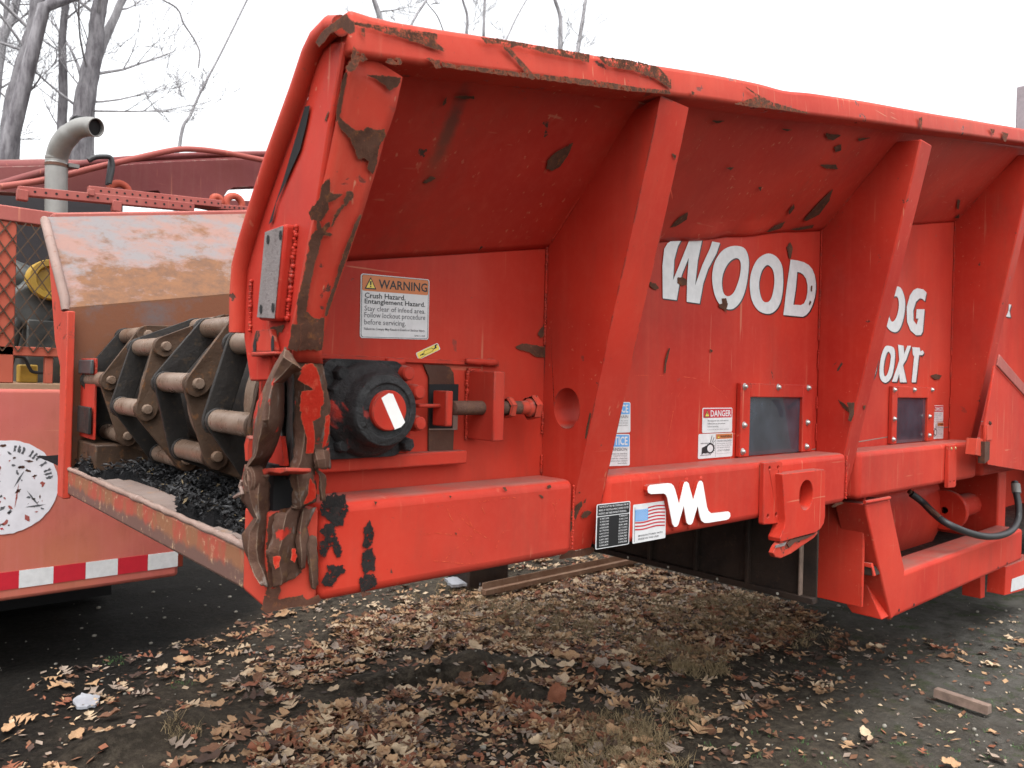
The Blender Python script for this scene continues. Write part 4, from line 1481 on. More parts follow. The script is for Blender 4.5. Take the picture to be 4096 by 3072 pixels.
for r_ in range(9):
    for k in range(6 if r_ % 2 == 0 else 5):
        x = .085 + k * .062 + (0 if r_ % 2 == 0 else .031)
        y = .85 + wave(x) - r_ * .031
        m.prism([B(x + .016 * math.cos(a_), y + .011 * math.sin(a_), .0012) for a_ in (0, 1.57, 3.14, 4.71)], (0, 0, 0), 2)
m.prism([B(.045, .03, .0008), B(.055, .03, .0008), B(.055, .93, .0008), B(.045, .93, .0008)], (0, 0, 0), 3)
m.build('flag_print', [red_v, blue_v, white_vinyl, grey_ink], o, fix=False, smooth=None)
lines(o, B, du, dv, [('MANUFACTURED WITH', .16, .155, .74, .045, .008), ('PRIDE IN THE USA!', .16, .07, .62, .045, .008)], grey_ink)

# ------------------------------------------------------------------ plates and lug on the beam
m = MB()
hp = PYp(1.345)
def plate(fr, pts, holes, hr):
    loops = [hp.poly(fr, pts)]
    for x, y in holes: loops.append(circle(hp.at(fr, x, y), X_, Z_, hr, 12))
    m = MB()
    m.prism(loops, (0, .0195, 0))
    return m


plate('E', [(1582, 650), (1705, 632), (1716, 645), (1700, 1085), (1690, 1095), (1578, 1105), (1572, 1095)], ((1620, 688), (1683, 683), (1607, 1042), (1668, 1030)), .0062).build('bolt_plate', red, b1, bevel=.003)
plate('G', [(1470, 335), (1526, 325), (1520, 630), (1510, 645), (1460, 650)], ((1486, 358), (1516, 355), (1475, 605), (1505, 600)), .006).build('bolt_plate', red, b2, bevel=.003)
m = MB()
for x, y in ((1486, 358), (1516, 355)):
    q = PYp(1.344).at('G', x, y)
    m.blob(q, .008, 8, 0, (1, .5, 1))
m.build('bolt', plain('brass_bolt', (.55, .42, .2), .4, .6), b2, fix=False)
LP = PYp(1.318)
m = MB()
hc = LP.at('G', 415, 700)
m.prism([LP.poly('G', [(240, 548), (548, 512), (557, 520), (555, 860), (545, 910), (520, 950), (490, 975), (400, 1000), (290, 1030), (225, 1050), (222, 1020), (255, 940), (262, 880)]), circle(hc, X_, Z_, .050, 28, .053)], (0, .046, 0))
lug = m.build('lifting_lug', red, b1, bevel=.010, seg=3)
m = MB()
m.prism(PYp(1.325).poly('G', [(300, 1036), (480, 985), (500, 965), (500, 985), (470, 1020), (310, 1130), (225, 1168), (188, 1160), (172, 1130), (195, 1080), (235, 1030)]), (0, .02, 0))
m.build('lug_tongue', red_worn, lug, bevel=.006)
m = MB()
m.prism(PYp(1.321).poly('G', [(275, 1060), (300, 1030), (480, 985), (420, 1020), (330, 1050), (290, 1090)]), (0, .003, 0))
m.build('lug_slot', rust_dark, lug)
m = MB()
m.prism(PYp(1.3215).poly('G', [(190, 1072), (270, 1048), (255, 1075), (190, 1090)]), (0, .003, 0))
m.build('wear_mark', pad_grey, lug)

# ------------------------------------------------------------------ chassis below: belly plate, braces, lower rail, drum, pipe, hose
bl = MB()
PXX = 2.963
bl.box((PXX, 1.45, .642), (PXX + .012, 2.99, 1.06))
bp = bl.build('belly_plate', belly, G, bevel=.004)
for y0 in (1.506, 1.74, 2.0, 2.26, 2.52, 2.78):
    m = MB()
    m.box((PXX - .028, y0, .655), (PXX - .001, y0 + (.016 if y0 > 1.6 else .009), 1.055))
    m.build('stiffener', wood_grey if y0 < 1.6 else belly, bp, bevel=.003)
m = MB()
m.box((PXX - .03, 1.45, .642), (PXX - .001, 2.99, .668))
m.build('bottom_angle', belly, bp, bevel=.003)
m = MB()
for y in (1.60, 1.887, 2.15, 2.39):
    q = Vector((PXX - .031, y, .655))
    m.prism(circle(q, Y_, Z_, .006, 10), (.0005, 0, 0))
m.build('bolt_hole', plain('painted_daylight', (.5, .48, .42), .8), bp, smooth=None)  # pale discs painting the daylight seen through the holes
m = MB()
m.box((PXX + .30, 1.40, .585), (PXX + .32, 2.99, 1.06))
rp_ = m.build('front_bulkhead', red, G, bevel=.003)
LBZ0, LBZ1 = .499, .693
m = MB()
m.prism([BEAM.at('G', 850, 770), BEAM.at('G', 1030, 728), BEAM.at('G', 1142, 1262), BEAM.at('G', 1100, 1560), BEAM.at('G', 1040, 1625)], (0, .135, 0))
m.build('brace', red, G, bevel=.008, seg=3)
m = MB()
m.box((3.52, BY + .001, LBZ0), (5.40, 1.515, LBZ1))
lr = m.build('lower_rail_beam', red, G, bevel=.022, seg=4)
m = MB()
for x, y in ((1210, 1510), (1100, 1550), (1830, 1235), (1897, 1203)):
    m.prism(circle(PYp(BY - .0012).at('G', x, y), X_, Z_, .007, 10), (0, .0006, 0))
m.build('bolt_hole', dark_fill, lr, smooth=None)
m = MB()
m.tube([PYp(BY - .002).at('c', x, y) for x, y in ((440, 165), (560, 145), (715, 115))], .008, 8)
m.build('weld_bead', red_low, lr)
m = MB()
q = PXp(3.32).at('G', 855, 1250)
m.prism(PXp(3.30).poly('G', [(805, 1220), (895, 1235), (915, 1300), (810, 1285)]), (.06, 0, 0))
m.build('pin_block', belly, G, bevel=.003)
m = MB()
m.prism(PXp(3.295).poly('G', [(805, 1195), (890, 1205), (915, 1300), (900, 1300), (893, 1240), (808, 1218)]), (.02, 0, 0))
m.build('pin_guard', red, G, bevel=.002)
m = MB()
m.tube([PXp(3.33).at('G', 745, 790), PXp(3.33).at('G', 790, 1150), PXp(3.33).at('G', 800, 1420)], [.018, .018, .014], 10)
m.build('cylinder_rod', steel_dark, G)
m = MB()
m.tube([PXp(3.32).at('G', 770, 1230), PXp(3.32).at('G', 795, 1415)], [.013, .013], 10)
m.build('grey_rod_end', galv, G)
m = MB()
m.prism([Vector((3.40, y, z)) for y, z in ((1.37, .515), (1.50, .515), (1.56, .585), (1.56, .66), (1.46, .70))], (.08, 0, 0))
m.build('brace_foot', red, G, bevel=.004)
# big drum housing
m = MB()
m.lathe((3.9, 2.1, .80), (1, 0, 0), [(.40, 0), (.42, .02), (.42, 1.10), (.40, 1.12), (.20, 1.12)], 40)
m.build('drum_housing', red_low, G, smooth=40)
m = MB()
m.lathe((5.02, 1.66, .80), (1, 0, 0), [(.02, -.05), (.115, -.05), (.12, -.045), (.12, -.01), (.115, 0), (.07, 0), (.07, .35), (.068, .8)], 28)
m.build('pipe_flange', red_low, G, smooth=30)
m = MB()
m.box((5.05, 2.0, .50), (7.2, 2.5, 1.05))
m.build('rear_frame', red_low, G, bevel=.01)
m = MB()
m.box((5.40, 1.50, .48), (5.55, 2.0, 1.05))
m.build('rear_frame', red_low, G, bevel=.01)
hose = [('c', 960, 70, 1.56), ('c', 1080, 160, 1.52), ('c', 1200, 280, 1.46), ('c', 1310, 370, 1.40), ('c', 1450, 445, 1.35), ('c', 1620, 510, 1.33), ('c', 1800, 545, 1.32), ('c', 1960, 530, 1.32), ('c', 2080, 470, 1.32), ('c', 2145, 350, 1.33), ('c', 2150, 200, 1.34), ('c', 2125, 60, 1.36), ('c', 2110, -60, 1.38)]
hp_ = [PYp(y).at(f_, a_, b_) for f_, a_, b_, y in hose]


m = MB()
m.tube(spline(hp_), .018, 12)
m.build('hydraulic_hose', rubber, G, smooth=60)
m = MB()
m.cyl(PYp(1.36).at('c', 2128, 60), PYp(1.37).at('c', 2118, -40), .024, 12)
m.build('hose_collar', galv, G)
m = MB()
m.tube(spline([q + Vector((0, .012, .012)) for q in hp_[:4]]), .013, 8)
m.build('hose_clamp_strap', thread, G)
# small frame piece and plate at lower right
m = MB()
a = PYp(1.5).at('G', 1700, 1465)
m.prism(PYp(1.50).poly('G', [(1700, 1300), (1735, 1290), (1730, 1455), (1700, 1465)]), (0, .1, 0))
m.build('small_bracket', red_low, G, bevel=.003)
m = MB()
m.prism(PYp(1.48).poly('G', [(1890, 1230), (2100, 1150), (2100, 1380), (1875, 1440)]), (0, .1, 0))
sb = m.build('small_bracket', red_low, G, bevel=.003)
m = MB()
m.prism(PYp(1.478).poly('G', [(1932, 1320), (2100, 1260), (2100, 1360), (1922, 1415)]), (0, .0006, 0))
m.build('data_plate', white_vinyl, sb, smooth=None)
# guard plate at far right
m = MB()
GP = PYp(1.25)
m.prism(GP.poly('S', [(1385, 625), (1700, 965), (1850, 1150), (1850, 1660), (1315, 1570), (1290, 1480), (1290, 1180)]), (0, .012, 0))
gp = m.build('guard_plate', red, G, bevel=.003)
m = MB()
ta, tb_, tc_, td = GP.at('S', 1408, 518), GP.at('S', 1800, 985), GP.at('S', 1850, 1130), GP.at('S', 1385, 625)
m.prism([ta, tb_, tc_, td], (0, -.010, 0))
m.build('guard_lip', faded, gp, bevel=.004)
m = MB()
m.prism(PYp(1.245).poly('S', [(1310, 1190), (1362, 1190), (1358, 1335), (1305, 1345)]), (0, .03, 0))
m.build('hinge', red_worn, gp, bevel=.003)
m = MB()
m.prism(PYp(1.26).poly('S', [(1215, 1320), (1280, 1325), (1280, 1500), (1200, 1480)]), (0, .05, 0))
hg = m.build('hinge', red_worn, gp, bevel=.003)
m = MB()
m.prism(PYp(1.243).poly('S', [(1285, 1350), (1335, 1350), (1330, 1520), (1285, 1560)]), (0, .03, 0))
m.build('hinge_block', rust_dark, gp)
m = MB()
m.blob(PYp(1.25).at('S', 1328, 1175), .012, 8)
m.build('hinge_pin', rust_dark, gp)
# post at the far right on the rim
m = MB()
q = PYp(1.17).at('V', 2200, 290)
m.box((q.x + .02, 1.14, q.z - .02), (q.x + .08, 1.19, q.z + .245))
m.build('rim_post', plain('grey_pink_post', (.30, .26, .28), .6), G, bevel=.006)
m = MB()
m.box((3.35, 1.52, .56), (XE, 2.99, .60))
m.build('added_light_pan', steel_dark, G)  # added pan that keeps light off the ground below the grinder
# mill body and running gear past the frame's right edge
m = MB()
m.box((XE, 1.2, .9), (XE + 2.2, 3.3, 3.3))
m.build('mill_body', red_low, G, bevel=.03)
for x in (8.0, 9.15):
    for y in (1.45, 3.05):
        m = MB()
        m.lathe((x, y + .13, .52), (0, -1, 0), [(.25, 0), (.48, .0), (.52, .04), (.52, .22), (.48, .26), (.28, .26), (.26, .2), (.02, .2)], 32)
        m.build('wheel', rubber, G, smooth=40)
m = MB()
m.box((6.6, 1.9, .45), (10.0, 2.6, .92))
m.build('trailer_frame', red_low, G, bevel=.02)

# ------------------------------------------------------------------ rust, chips and grease, at their places
patches('rust_patch', flange, FLANGE, [
    ('Q', [(500, 215), (620, 225), (900, 265), (1300, 320), (1290, 400), (1380, 470), (1370, 490), (1250, 450), (1100, 400), (950, 350), (800, 310), (700, 265), (600, 250)]),
    ('Q', [(505, 430), (545, 490), (600, 510), (640, 560), (560, 590), (520, 660), (450, 680), (440, 640), (490, 560)]), ('Q', [(805, 590), (860, 555), (940, 555), (970, 590), (950, 612), (850, 605)]),
    ('Q', [(585, 265), (615, 260), (610, 340), (585, 345)]), ('Q', [(1195, 550), (1320, 570), (1340, 640), (1290, 650), (1250, 590)]), ('Q', [(1340, 590), (1500, 620), (1659, 640), (1659, 668), (1500, 655), (1360, 630)]),
    ('H', [(790, 350), (1000, 375), (1300, 410), (1600, 440), (1900, 490), (2040, 500), (2050, 520), (1800, 500), (1500, 460), (1250, 430), (1000, 398), (850, 372)]),
    ('H', [(1000, 205), (1090, 215), (1300, 250), (1600, 300), (1600, 345), (1500, 320), (1350, 290), (1200, 250), (1150, 270), (1110, 240), (1030, 240)]),
    ('H', [(1640, 310), (1830, 335), (1980, 370), (2050, 440), (2050, 490), (1960, 430), (1840, 390), (1700, 365)]),
    ('H', [(1100, 235), (1170, 275), (1280, 400), (1250, 405), (1180, 320)]),
    ('I', [(500, 615), (640, 570), (740, 610), (860, 645), (950, 672), (700, 640), (600, 632)]), ('I', [(560, 510), (640, 560), (700, 590), (640, 575)]),
    ('I', [(245, 540), (265, 545), (255, 565)]), ('I', [(1590, 700), (1612, 690), (1606, 770), (1595, 740)]), ('I', [(2010, 760), (2040, 765), (2030, 800)]), ('I', [(2080, 780), (2120, 790), (2105, 840), (2090, 830)])], amp=.0035, rim=.0012, off=.0015, cv=.58)
patches('rust_patch', oplate, POST, [
    ('Q', [(640, 715), (800, 725), (950, 740), (930, 820), (880, 835), (850, 850), (830, 830), (790, 790), (720, 745)]),
    ('Q', [(350, 1080), (400, 1140), (450, 1180), (520, 1235), (600, 1240), (650, 1205), (720, 1235), (800, 1225), (805, 1290), (740, 1420), (725, 1560), (690, 1640), (640, 1590), (660, 1530), (600, 1500), (550, 1510), (530, 1420), (480, 1310), (420, 1250), (370, 1190)]),
    ('Q', [(400, 780), (430, 700), (445, 690), (425, 840), (400, 960), (380, 1080), (345, 1150), (360, 1000)]),
    ('O', [(880, 100), (945, 25), (945, 165), (1000, 180), (1065, 185), (1000, 225), (930, 260), (935, 320), (880, 410), (840, 440), (870, 500), (940, 450), (940, 490), (900, 545), (960, 570), (940, 580), (890, 570), (860, 620), (840, 720), (800, 850), (760, 1030), (720, 1290), (780, 1345), (850, 1380), (895, 1340), (890, 1480), (870, 1655), (660, 1655), (640, 1400), (640, 1200), (690, 1000), (740, 750), (770, 580), (830, 520), (830, 430), (770, 420), (750, 350), (800, 290), (850, 230)]),
    ('O', [(1110, 165), (1160, 165), (1160, 220), (1100, 285), (1080, 250)]), ('O', [(1240, 380), (1220, 400), (1180, 480), (1130, 620), (1040, 850), (1010, 990), (930, 1200), (900, 1330), (915, 1340), (970, 1180), (1060, 900), (1130, 720), (1190, 530), (1245, 390)]),
    ('O', [(1060, 290), (1085, 285), (1010, 400), (965, 490), (1000, 380)]),
    ('M', [(690, 0), (780, 0), (770, 200), (740, 280), (640, 260), (665, 200)])], amp=.0035, off=.010)
patches('rust_patch', post, POSTF, [('Q', [(265, 1060), (275, 1050), (245, 1140), (235, 1140)]), ('M', [(445, 30), (600, 0), (570, 80), (540, 70), (520, 160), (500, 260), (470, 180)])], amp=.002)
patches('rust_patch', flare, FLARE, [
    ('H', [(1370, 890), (1420, 840), (1510, 790), (1480, 860), (1440, 920), (1400, 940), (1365, 935)]), ('H', [(680, 1010), (720, 980), (750, 985), (700, 1012)]),
    ('H', [(800, 545), (812, 535), (808, 570), (792, 580)]), ('H', [(860, 535), (960, 532), (965, 545), (900, 545)]),
    ('I', [(910, 1300), (990, 1210), (1080, 1120), (1060, 1190), (1000, 1270), (930, 1305)]), ('I', [(690, 1372), (740, 1335), (800, 1310), (775, 1350), (710, 1370)]), ('I', [(830, 1357), (970, 1330), (960, 1348), (880, 1362)]),
    ('I', [(820, 1250), (850, 1210), (855, 1230), (825, 1270)]), ('I', [(120, 1345), (170, 1290), (225, 1255), (215, 1300), (150, 1340)]),
    ('I', [(1040, 790), (1130, 800), (1085, 830), (1050, 820)]), ('I', [(1230, 820), (1300, 815), (1240, 835)]), ('I', [(1090, 870), (1130, 855), (1130, 890), (1100, 898)]), ('I', [(1005, 975), (1100, 975), (1110, 1000), (1040, 995)]),
    ('I', [(450, 993), (495, 990), (480, 1005)]), ('I', [(640, 1110), (660, 1105), (655, 1130)]), ('I', [(370, 715), (440, 715), (400, 728)]), ('I', [(780, 762), (840, 768), (815, 775)]),
    ('I', [(1820, 1180), (1835, 1185), (1825, 1240), (1815, 1230)]), ('I', [(1800, 1290), (1830, 1265), (1825, 1290)])], amp=.003, off=.007)
# long rusty run below the rim, soft and thin
patches('rust_patch', wall, WALL, [
    ('D', [(1590, 900), (1640, 875), (1720, 885), (1810, 905), (1815, 970), (1750, 975), (1690, 935), (1610, 915)]), ('D', [(1755, 800), (1780, 760), (1815, 720), (1835, 720), (1825, 820), (1800, 815), (1775, 830)]),
    ('W', [(98, 575), (150, 590), (178, 625), (150, 640), (105, 610)]), ('W', [(1240, 290), (1265, 245), (1288, 290), (1275, 370), (1262, 385), (1250, 330)]), ('W', [(175, 180), (240, 200), (240, 218), (180, 212)]),
    ('W', [(335, 545), (380, 540), (412, 560), (405, 600), (370, 605), (330, 585)]), ('W', [(700, 715), (735, 715), (750, 765), (735, 800), (740, 830), (715, 800), (680, 785), (675, 765), (705, 755)]),
    ('W', [(262, 1125), (270, 1125), (240, 1250), (232, 1330), (222, 1330), (232, 1220)]), ('W', [(600, 1135), (625, 1145), (615, 1158)]),
    ('W', [(1430, 735), (1442, 740), (1432, 765), (1424, 760)]), ('W', [(1440, 610), (1450, 610), (1446, 655), (1438, 650)]), ('F', [(1460, 1215), (1500, 1205), (1550, 1215), (1530, 1245), (1490, 1245), (1480, 1235)])], amp=.0025, off=.0022)
patches('rust_patch', r1, RIB1, [
    ('b', [(1590, 400), (1640, 410), (1670, 340), (1730, 290), (1735, 340), (1690, 420), (1665, 490), (1635, 500), (1600, 460)]), ('b', [(1725, 455), (1770, 400), (1850, 405), (1790, 470), (1740, 475)]), ('b', [(1755, 310), (1780, 265), (1770, 305)]),
    ('b', [(1490, 900), (1560, 850), (1620, 830), (1690, 845), (1760, 820), (1850, 800), (1870, 830), (1820, 880), (1700, 900), (1480, 930)]), ('b', [(1600, 520), (1645, 520), (1630, 580), (1605, 630), (1585, 600)]),
    ('I', [(130, 910), (155, 920), (150, 945)]), ('b', [(1700, 190), (1720, 190), (1715, 210)])], amp=.0025, off=.003)
patches('rust_patch', r1, PXp(1.46), [('T', [(330, 520), (338, 530), (318, 640), (300, 735), (290, 735), (305, 640)]), ('H', [(1665, 815), (1715, 770), (1690, 800)])], amp=.0015)
patches('rust_patch', r2, RIB2, [('G', [(715, 20), (770, 20), (765, 110), (745, 160), (725, 150), (735, 80)]), ('G', [(835, 45), (852, 40), (845, 75)]), ('G', [(600, 785), (650, 745), (690, 760), (620, 790)])], amp=.002)
patches('rust_patch', r2, PXp(3.02), [('G', [(650, 0), (690, 25), (740, 70), (735, 95), (690, 60)])], amp=.002)
patches('grease_smear', b0, BEAM, [
    ('N', [(1050, 380), (1150, 350), (1260, 370), (1275, 450), (1290, 540), (1260, 620), (1250, 690), (1180, 700), (1130, 640), (1080, 600), (1010, 590), (990, 500), (1030, 450)]),
    ('N', [(1060, 670), (1130, 670), (1140, 740), (1190, 830), (1220, 920), (1210, 1040), (1180, 1030), (1140, 930), (1080, 960), (1060, 1040), (1000, 1050), (985, 940), (1000, 880), (1070, 840), (1010, 760)]),
    ('N', [(1080, 1150), (1150, 1140), (1230, 1150), (1270, 1200), (1180, 1250), (1160, 1330), (1110, 1370), (1040, 1370), (1030, 1280), (1070, 1240)]),
    ('N', [(1500, 740), (1540, 660), (1575, 730), (1570, 880), (1520, 950), (1480, 930), (1490, 830)]), ('N', [(1460, 990), (1570, 950), (1600, 1050), (1600, 1190), (1470, 1200), (1460, 1080)]),
    ('N', [(1470, 1250), (1600, 1230), (1610, 1340), (1580, 1390), (1470, 1410), (1430, 1340)])], P_GREASE, .008, 0, .001, .008, .60)
patches('rust_patch', b0, BEAM, [('b', [(860, 140), (885, 135), (910, 170), (890, 175)]), ('b', [(1355, 125), (1385, 110), (1395, 135), (1365, 145)]), ('b', [(265, 230), (295, 235), (285, 252)]), ('b', [(1265, 220), (1310, 240), (1305, 255)]),
                                 ('b', [(330, 635), (355, 640), (350, 665)]), ('N', [(1595, 430), (1625, 440), (1610, 470)]), ('N', [(1450, 1400), (1500, 1440), (1560, 1450), (1470, 1480)])], amp=.0015, rim=.001)
patches('rust_patch', endcap, CAP, [('N', [(430, 600), (600, 520), (760, 510), (850, 500), (830, 640), (860, 760), (800, 860), (760, 1000), (800, 1180), (700, 1280), (600, 1330), (430, 1390), (400, 1000)]), ('N', [(390, 1480), (460, 1440), (540, 1520), (620, 1500), (700, 1490), (800, 1470), (850, 1530), (970, 1470), (1000, 1520), (960, 1560), (800, 1580), (560, 1620), (400, 1655), (350, 1620)]),
                                    ('N', [(410, 1380), (460, 1400), (540, 1370), (560, 1420), (530, 1500), (440, 1500), (400, 1450)])], amp=.004, off=.004)
patches('rust_patch', lr, PXp(3.484), [('c', [(610, 1200), (640, 1200), (690, 1360), (740, 1460), (700, 1475), (650, 1340)])], amp=.003)

# pale scuff marks left on the lower beam and first rib
scuff_m = patch_mat('pale_scuff', (.56, .075, .035), (.52, .06, .028), (.60, .15, .085), None, .6)


def scuffs(parent, plane, fr, runs, w=.0008, off=.0006):
    m = MB()
    core = []
    for i, r_ in enumerate(runs):
        P = spline([plane.at(fr, x, y, off + i * .00004) for x, y in r_], 5)
        for k in range(len(P) - 1):
            a_, b_ = P[k], P[k + 1]
            sdv = (b_ - a_).cross(plane.n).normalized() * w * random.uniform(.6, 1.3)
            m.add([a_ - sdv, a_ + sdv, b_ + sdv, b_ - sdv], [(0, 1, 2, 3)])
            core += [random.uniform(.2, .62)] * 4
    o = m.build('scuff_mark', scuff_m, parent, fix=False, smooth=None)
    o.data.attributes.new('core', 'FLOAT', 'POINT').data.foreach_set('value', core)
    o['kind'] = 'stuff'


scuffs(b0, BEAM, 'b', [[(240, 340), (270, 440), (330, 540), (390, 610)], [(280, 300), (360, 420), (450, 520), (600, 640), (720, 720)], [(350, 260), (450, 430), (560, 640)], [(0, 660), (120, 640), (300, 660), (520, 680)],
                       [(600, 280), (640, 380), (690, 470)], [(100, 950), (260, 960), (420, 980), (600, 975)], [(440, 770), (520, 870), (570, 940)], [(870, 630), (820, 720), (770, 850)], [(220, 940), (300, 850), (420, 760), (500, 690)],
                       [(1380, 290), (1430, 330), (1450, 400), (1430, 500)], [(1400, 260), (1450, 270), (1460, 350)], [(620, 300), (800, 260), (1000, 250)]])
scuffs(r1, RIB1, 'H', [[(2050, 880), (2040, 980), (2000, 1060)], [(2090, 860), (2030, 1000), (1960, 1100), (1900, 1150)], [(1990, 940), (2040, 1010), (2060, 1100)]])
scuffs(b1, BEAM, 'T', [[(520, 1020), (700, 1030), (900, 1020)], [(680, 1180), (720, 1190), (800, 1150)]])
scuffs(wall, WALL, 'T', [[(960, 880), (1040, 440), (1130, 300)], [(985, 535), (1050, 490)], [(700, 210), (1000, 215), (1250, 245), (1400, 330), (1480, 410)], [(760, 560), (900, 480), (1020, 350)]])
# ================================================================== black mulch lying on the infeed floor
def pile(name, outline, hmax, label_, n, z0):
    m = MB()
    pts = [PZp(z0).at('U', x, y) for x, y in outline]
    x0, x1 = min(q.x for q in pts), max(q.x for q in pts)
    y0, y1 = min(q.y for q in pts), max(q.y for q in pts)
    def inside(x, y):
        c_ = False
        for i in range(len(pts)):
            a_, b_ = pts[i], pts[i - 1]
            if (a_.y > y) != (b_.y > y) and x < (b_.x - a_.x) * (y - a_.y) / (b_.y - a_.y) + a_.x: c_ = not c_
        return c_
    k = 0
    while k < n:
        x, y = random.uniform(x0, x1), random.uniform(y0, y1)
        if not inside(x, y): continue
        k += 1
        z = z0 + hmax * (max(0, .55 + noise.noise(Vector((x * 9, y * 9, 2))))) * random.random()
        l_, w_ = random.uniform(.003, .013), random.uniform(.0012, .004)
        a_ = Vector((random.uniform(-1, 1), random.uniform(-1, 1), random.uniform(-.6, .6))).normalized() * l_
        b_ = a_.cross(Vector((random.uniform(-1, 1), random.uniform(-1, 1), random.uniform(-1, 1)))).normalized() * w_
        q = Vector((x, y, z))
        m.add([q - a_, q + b_, q + a_, q - b_ + Vector((0, 0, .002))], [(0, 1, 2), (0, 2, 3)], 1 if random.random() < .025 else 0)
    # the packed heap below the loose shreds
    G_ = 26
    rows_ = []
    for i in range(G_ + 1):
        row = []
        for j in range(G_ + 1):
            x, y = x0 + (x1 - x0) * i / G_, y0 + (y1 - y0) * j / G_
            h = hmax * .55 * max(0, .55 + noise.noise(Vector((x * 9, y * 9, 2)))) if inside(x, y) else -.01
            row.append(Vector((x, y, z0 + h + random.uniform(-.002, .002))))
        rows_.append(row)
    m.grid(rows_, 2)
    o = m.build(name, [mulch_m, grass_m, crumb_m], None, fix=False, smooth=None)
    return tag(o, label_, 'mulch', 'shredded mulch left on the infeed floor', 'stuff')


pile('mulch', [(930, 1370), (1010, 1340), (1150, 1310), (1300, 1250), (1440, 1290), (1430, 1640), (1250, 1570), (950, 1490)], .06, 'black shredded mulch heaped on the floor beside the torn corner', 9000, 1.165)
pile('mulch', [(175, 1120), (240, 1050), (420, 1020), (600, 1060), (900, 1060), (1440, 1150), (1430, 1300), (1150, 1360), (950, 1370), (760, 1300), (600, 1230), (280, 1205)], .06, 'black shredded mulch spread under the chains at the back of the floor', 14000, 1.165)

# ================================================================== REAR MACHINE
RY = 4.26
RM = thing('wood_chipper', (0, 4.9, 0), 'faded red machine with wire mesh cage and grey exhaust pipe standing behind the hopper', 'machine')
RP = PYp(RY)
m = MB()
m.box((-2.2, RY, .40), (1.435, 5.9, 1.405))
body = m.build('body', paint('sun_faded_red_paint', (.46, .10, .09), (.44, .13, .075), rough=.4, fade=.2, chips=.82, dust=.35, wear=.4, coat=.2), RM, bevel=.02, seg=3)
m = MB()
m.box((1.437, RY + .12, .42), (1.50, 5.9, 1.38))
m.build('end_strip', orange_red, RM, bevel=.005)
m = MB()
m.box((-2.2, RY + .01, .405), (1.0, RY + 1.2, 1.43))
m.build('deck_plate', plain('tan_deck', (.33, .20, .12), .7), RM, bevel=.004)
# rust stains
m = MB()
for tlx, trx, yt, yb, mt in ((-60, 118, 1005, 1060, red_v), (120, 335, 970, 1050, white_vinyl), (338, 538, 955, 1033, red_v), (542, 742, 930, 1005, white_vinyl), (745, 930, 912, 985, red_v), (935, 1122, 893, 963, white_vinyl)):
    a, b = RP.at('C', tlx, yt, .003), RP.at('C', trx, yb - 14, .003)
    mm = MB()
    za = .525
    mm.box((a.x, RY - .003, .455), (b.x, RY - .0005, .538))
    mm.build('reflective_strip', mt, body)
# round worn decal
c0 = RP.at('C', 30, 395, .004)
rx = abs(RP.at('C', 370, 400, .004).x - c0.x)
m = MB()
loop = [c0 + (X_ * math.cos(2 * math.pi * k / 72) + Z_ * math.sin(2 * math.pi * k / 72)) * rx * (1 + random.uniform(-.012, .006)) for k in range(72)]
m.prism(loop, (0, .002, 0))
dec = m.build('round_decal', plain('weathered_white_decal', (.70, .68, .72), .5, var=.10, sc=9), RM, smooth=None)
m = MB()
for k in range(70):
    a_, rr = random.uniform(0, 6.28), rx * math.sqrt(random.random()) * .9
    q = c0 + (X_ * math.cos(a_) + Z_ * math.sin(a_)) * rr - Y_ * .001
    dv_ = random.uniform(0, 3.14)
    l_, w_ = random.choice((random.uniform(.006, .02), random.uniform(.02, .07))), random.uniform(.002, .007)
    u_, v_ = X_ * math.cos(dv_) + Z_ * math.sin(dv_), Z_ * math.cos(dv_) - X_ * math.sin(dv_)
    if k % 3:
        m.prism(jag([q + (u_ * math.cos(t_) * random.uniform(.5, 1.3) * 1.6 + v_ * math.sin(t_) * random.uniform(.4, 1.2)) * w_ * 1.5 for t_ in (0, .8, 1.6, 2.4, 3.1, 3.9, 4.7, 5.5)], .002, .006), (0, 0, 0), random.choice((0, 2, 2, 3, 3)))
    else:
        m.prism(jag([q - u_ * l_, q + v_ * w_, q + u_ * l_, q - v_ * w_], .003, .008), (0, 0, 0), random.choice((0, 0, 2, 3, 1)))
for k in range(14):                                              # weathered marks round the rim, no longer legible
    a_ = math.radians(84 - k * 5.6)
    q = c0 + (X_ * math.cos(a_) + Z_ * math.sin(a_)) * rx * .84 - Y_ * .001
    rd = X_ * math.cos(a_) + Z_ * math.sin(a_)
    tg_ = X_ * -math.sin(a_) + Z_ * math.cos(a_)
    if random.random() < .7:
        m.prism(jag([q - rd * .016 - tg_ * .006, q - rd * .016 + tg_ * .004, q + rd * .016 + tg_ * .006, q + rd * .014 - tg_ * .004], .005, .008), (0, 0, 0), 2)
m.build('worn_marks', [rust_dark, red_v, grey_ink, MATS['faded_red_paint']], dec, fix=False, smooth=None)['kind'] = 'stuff'
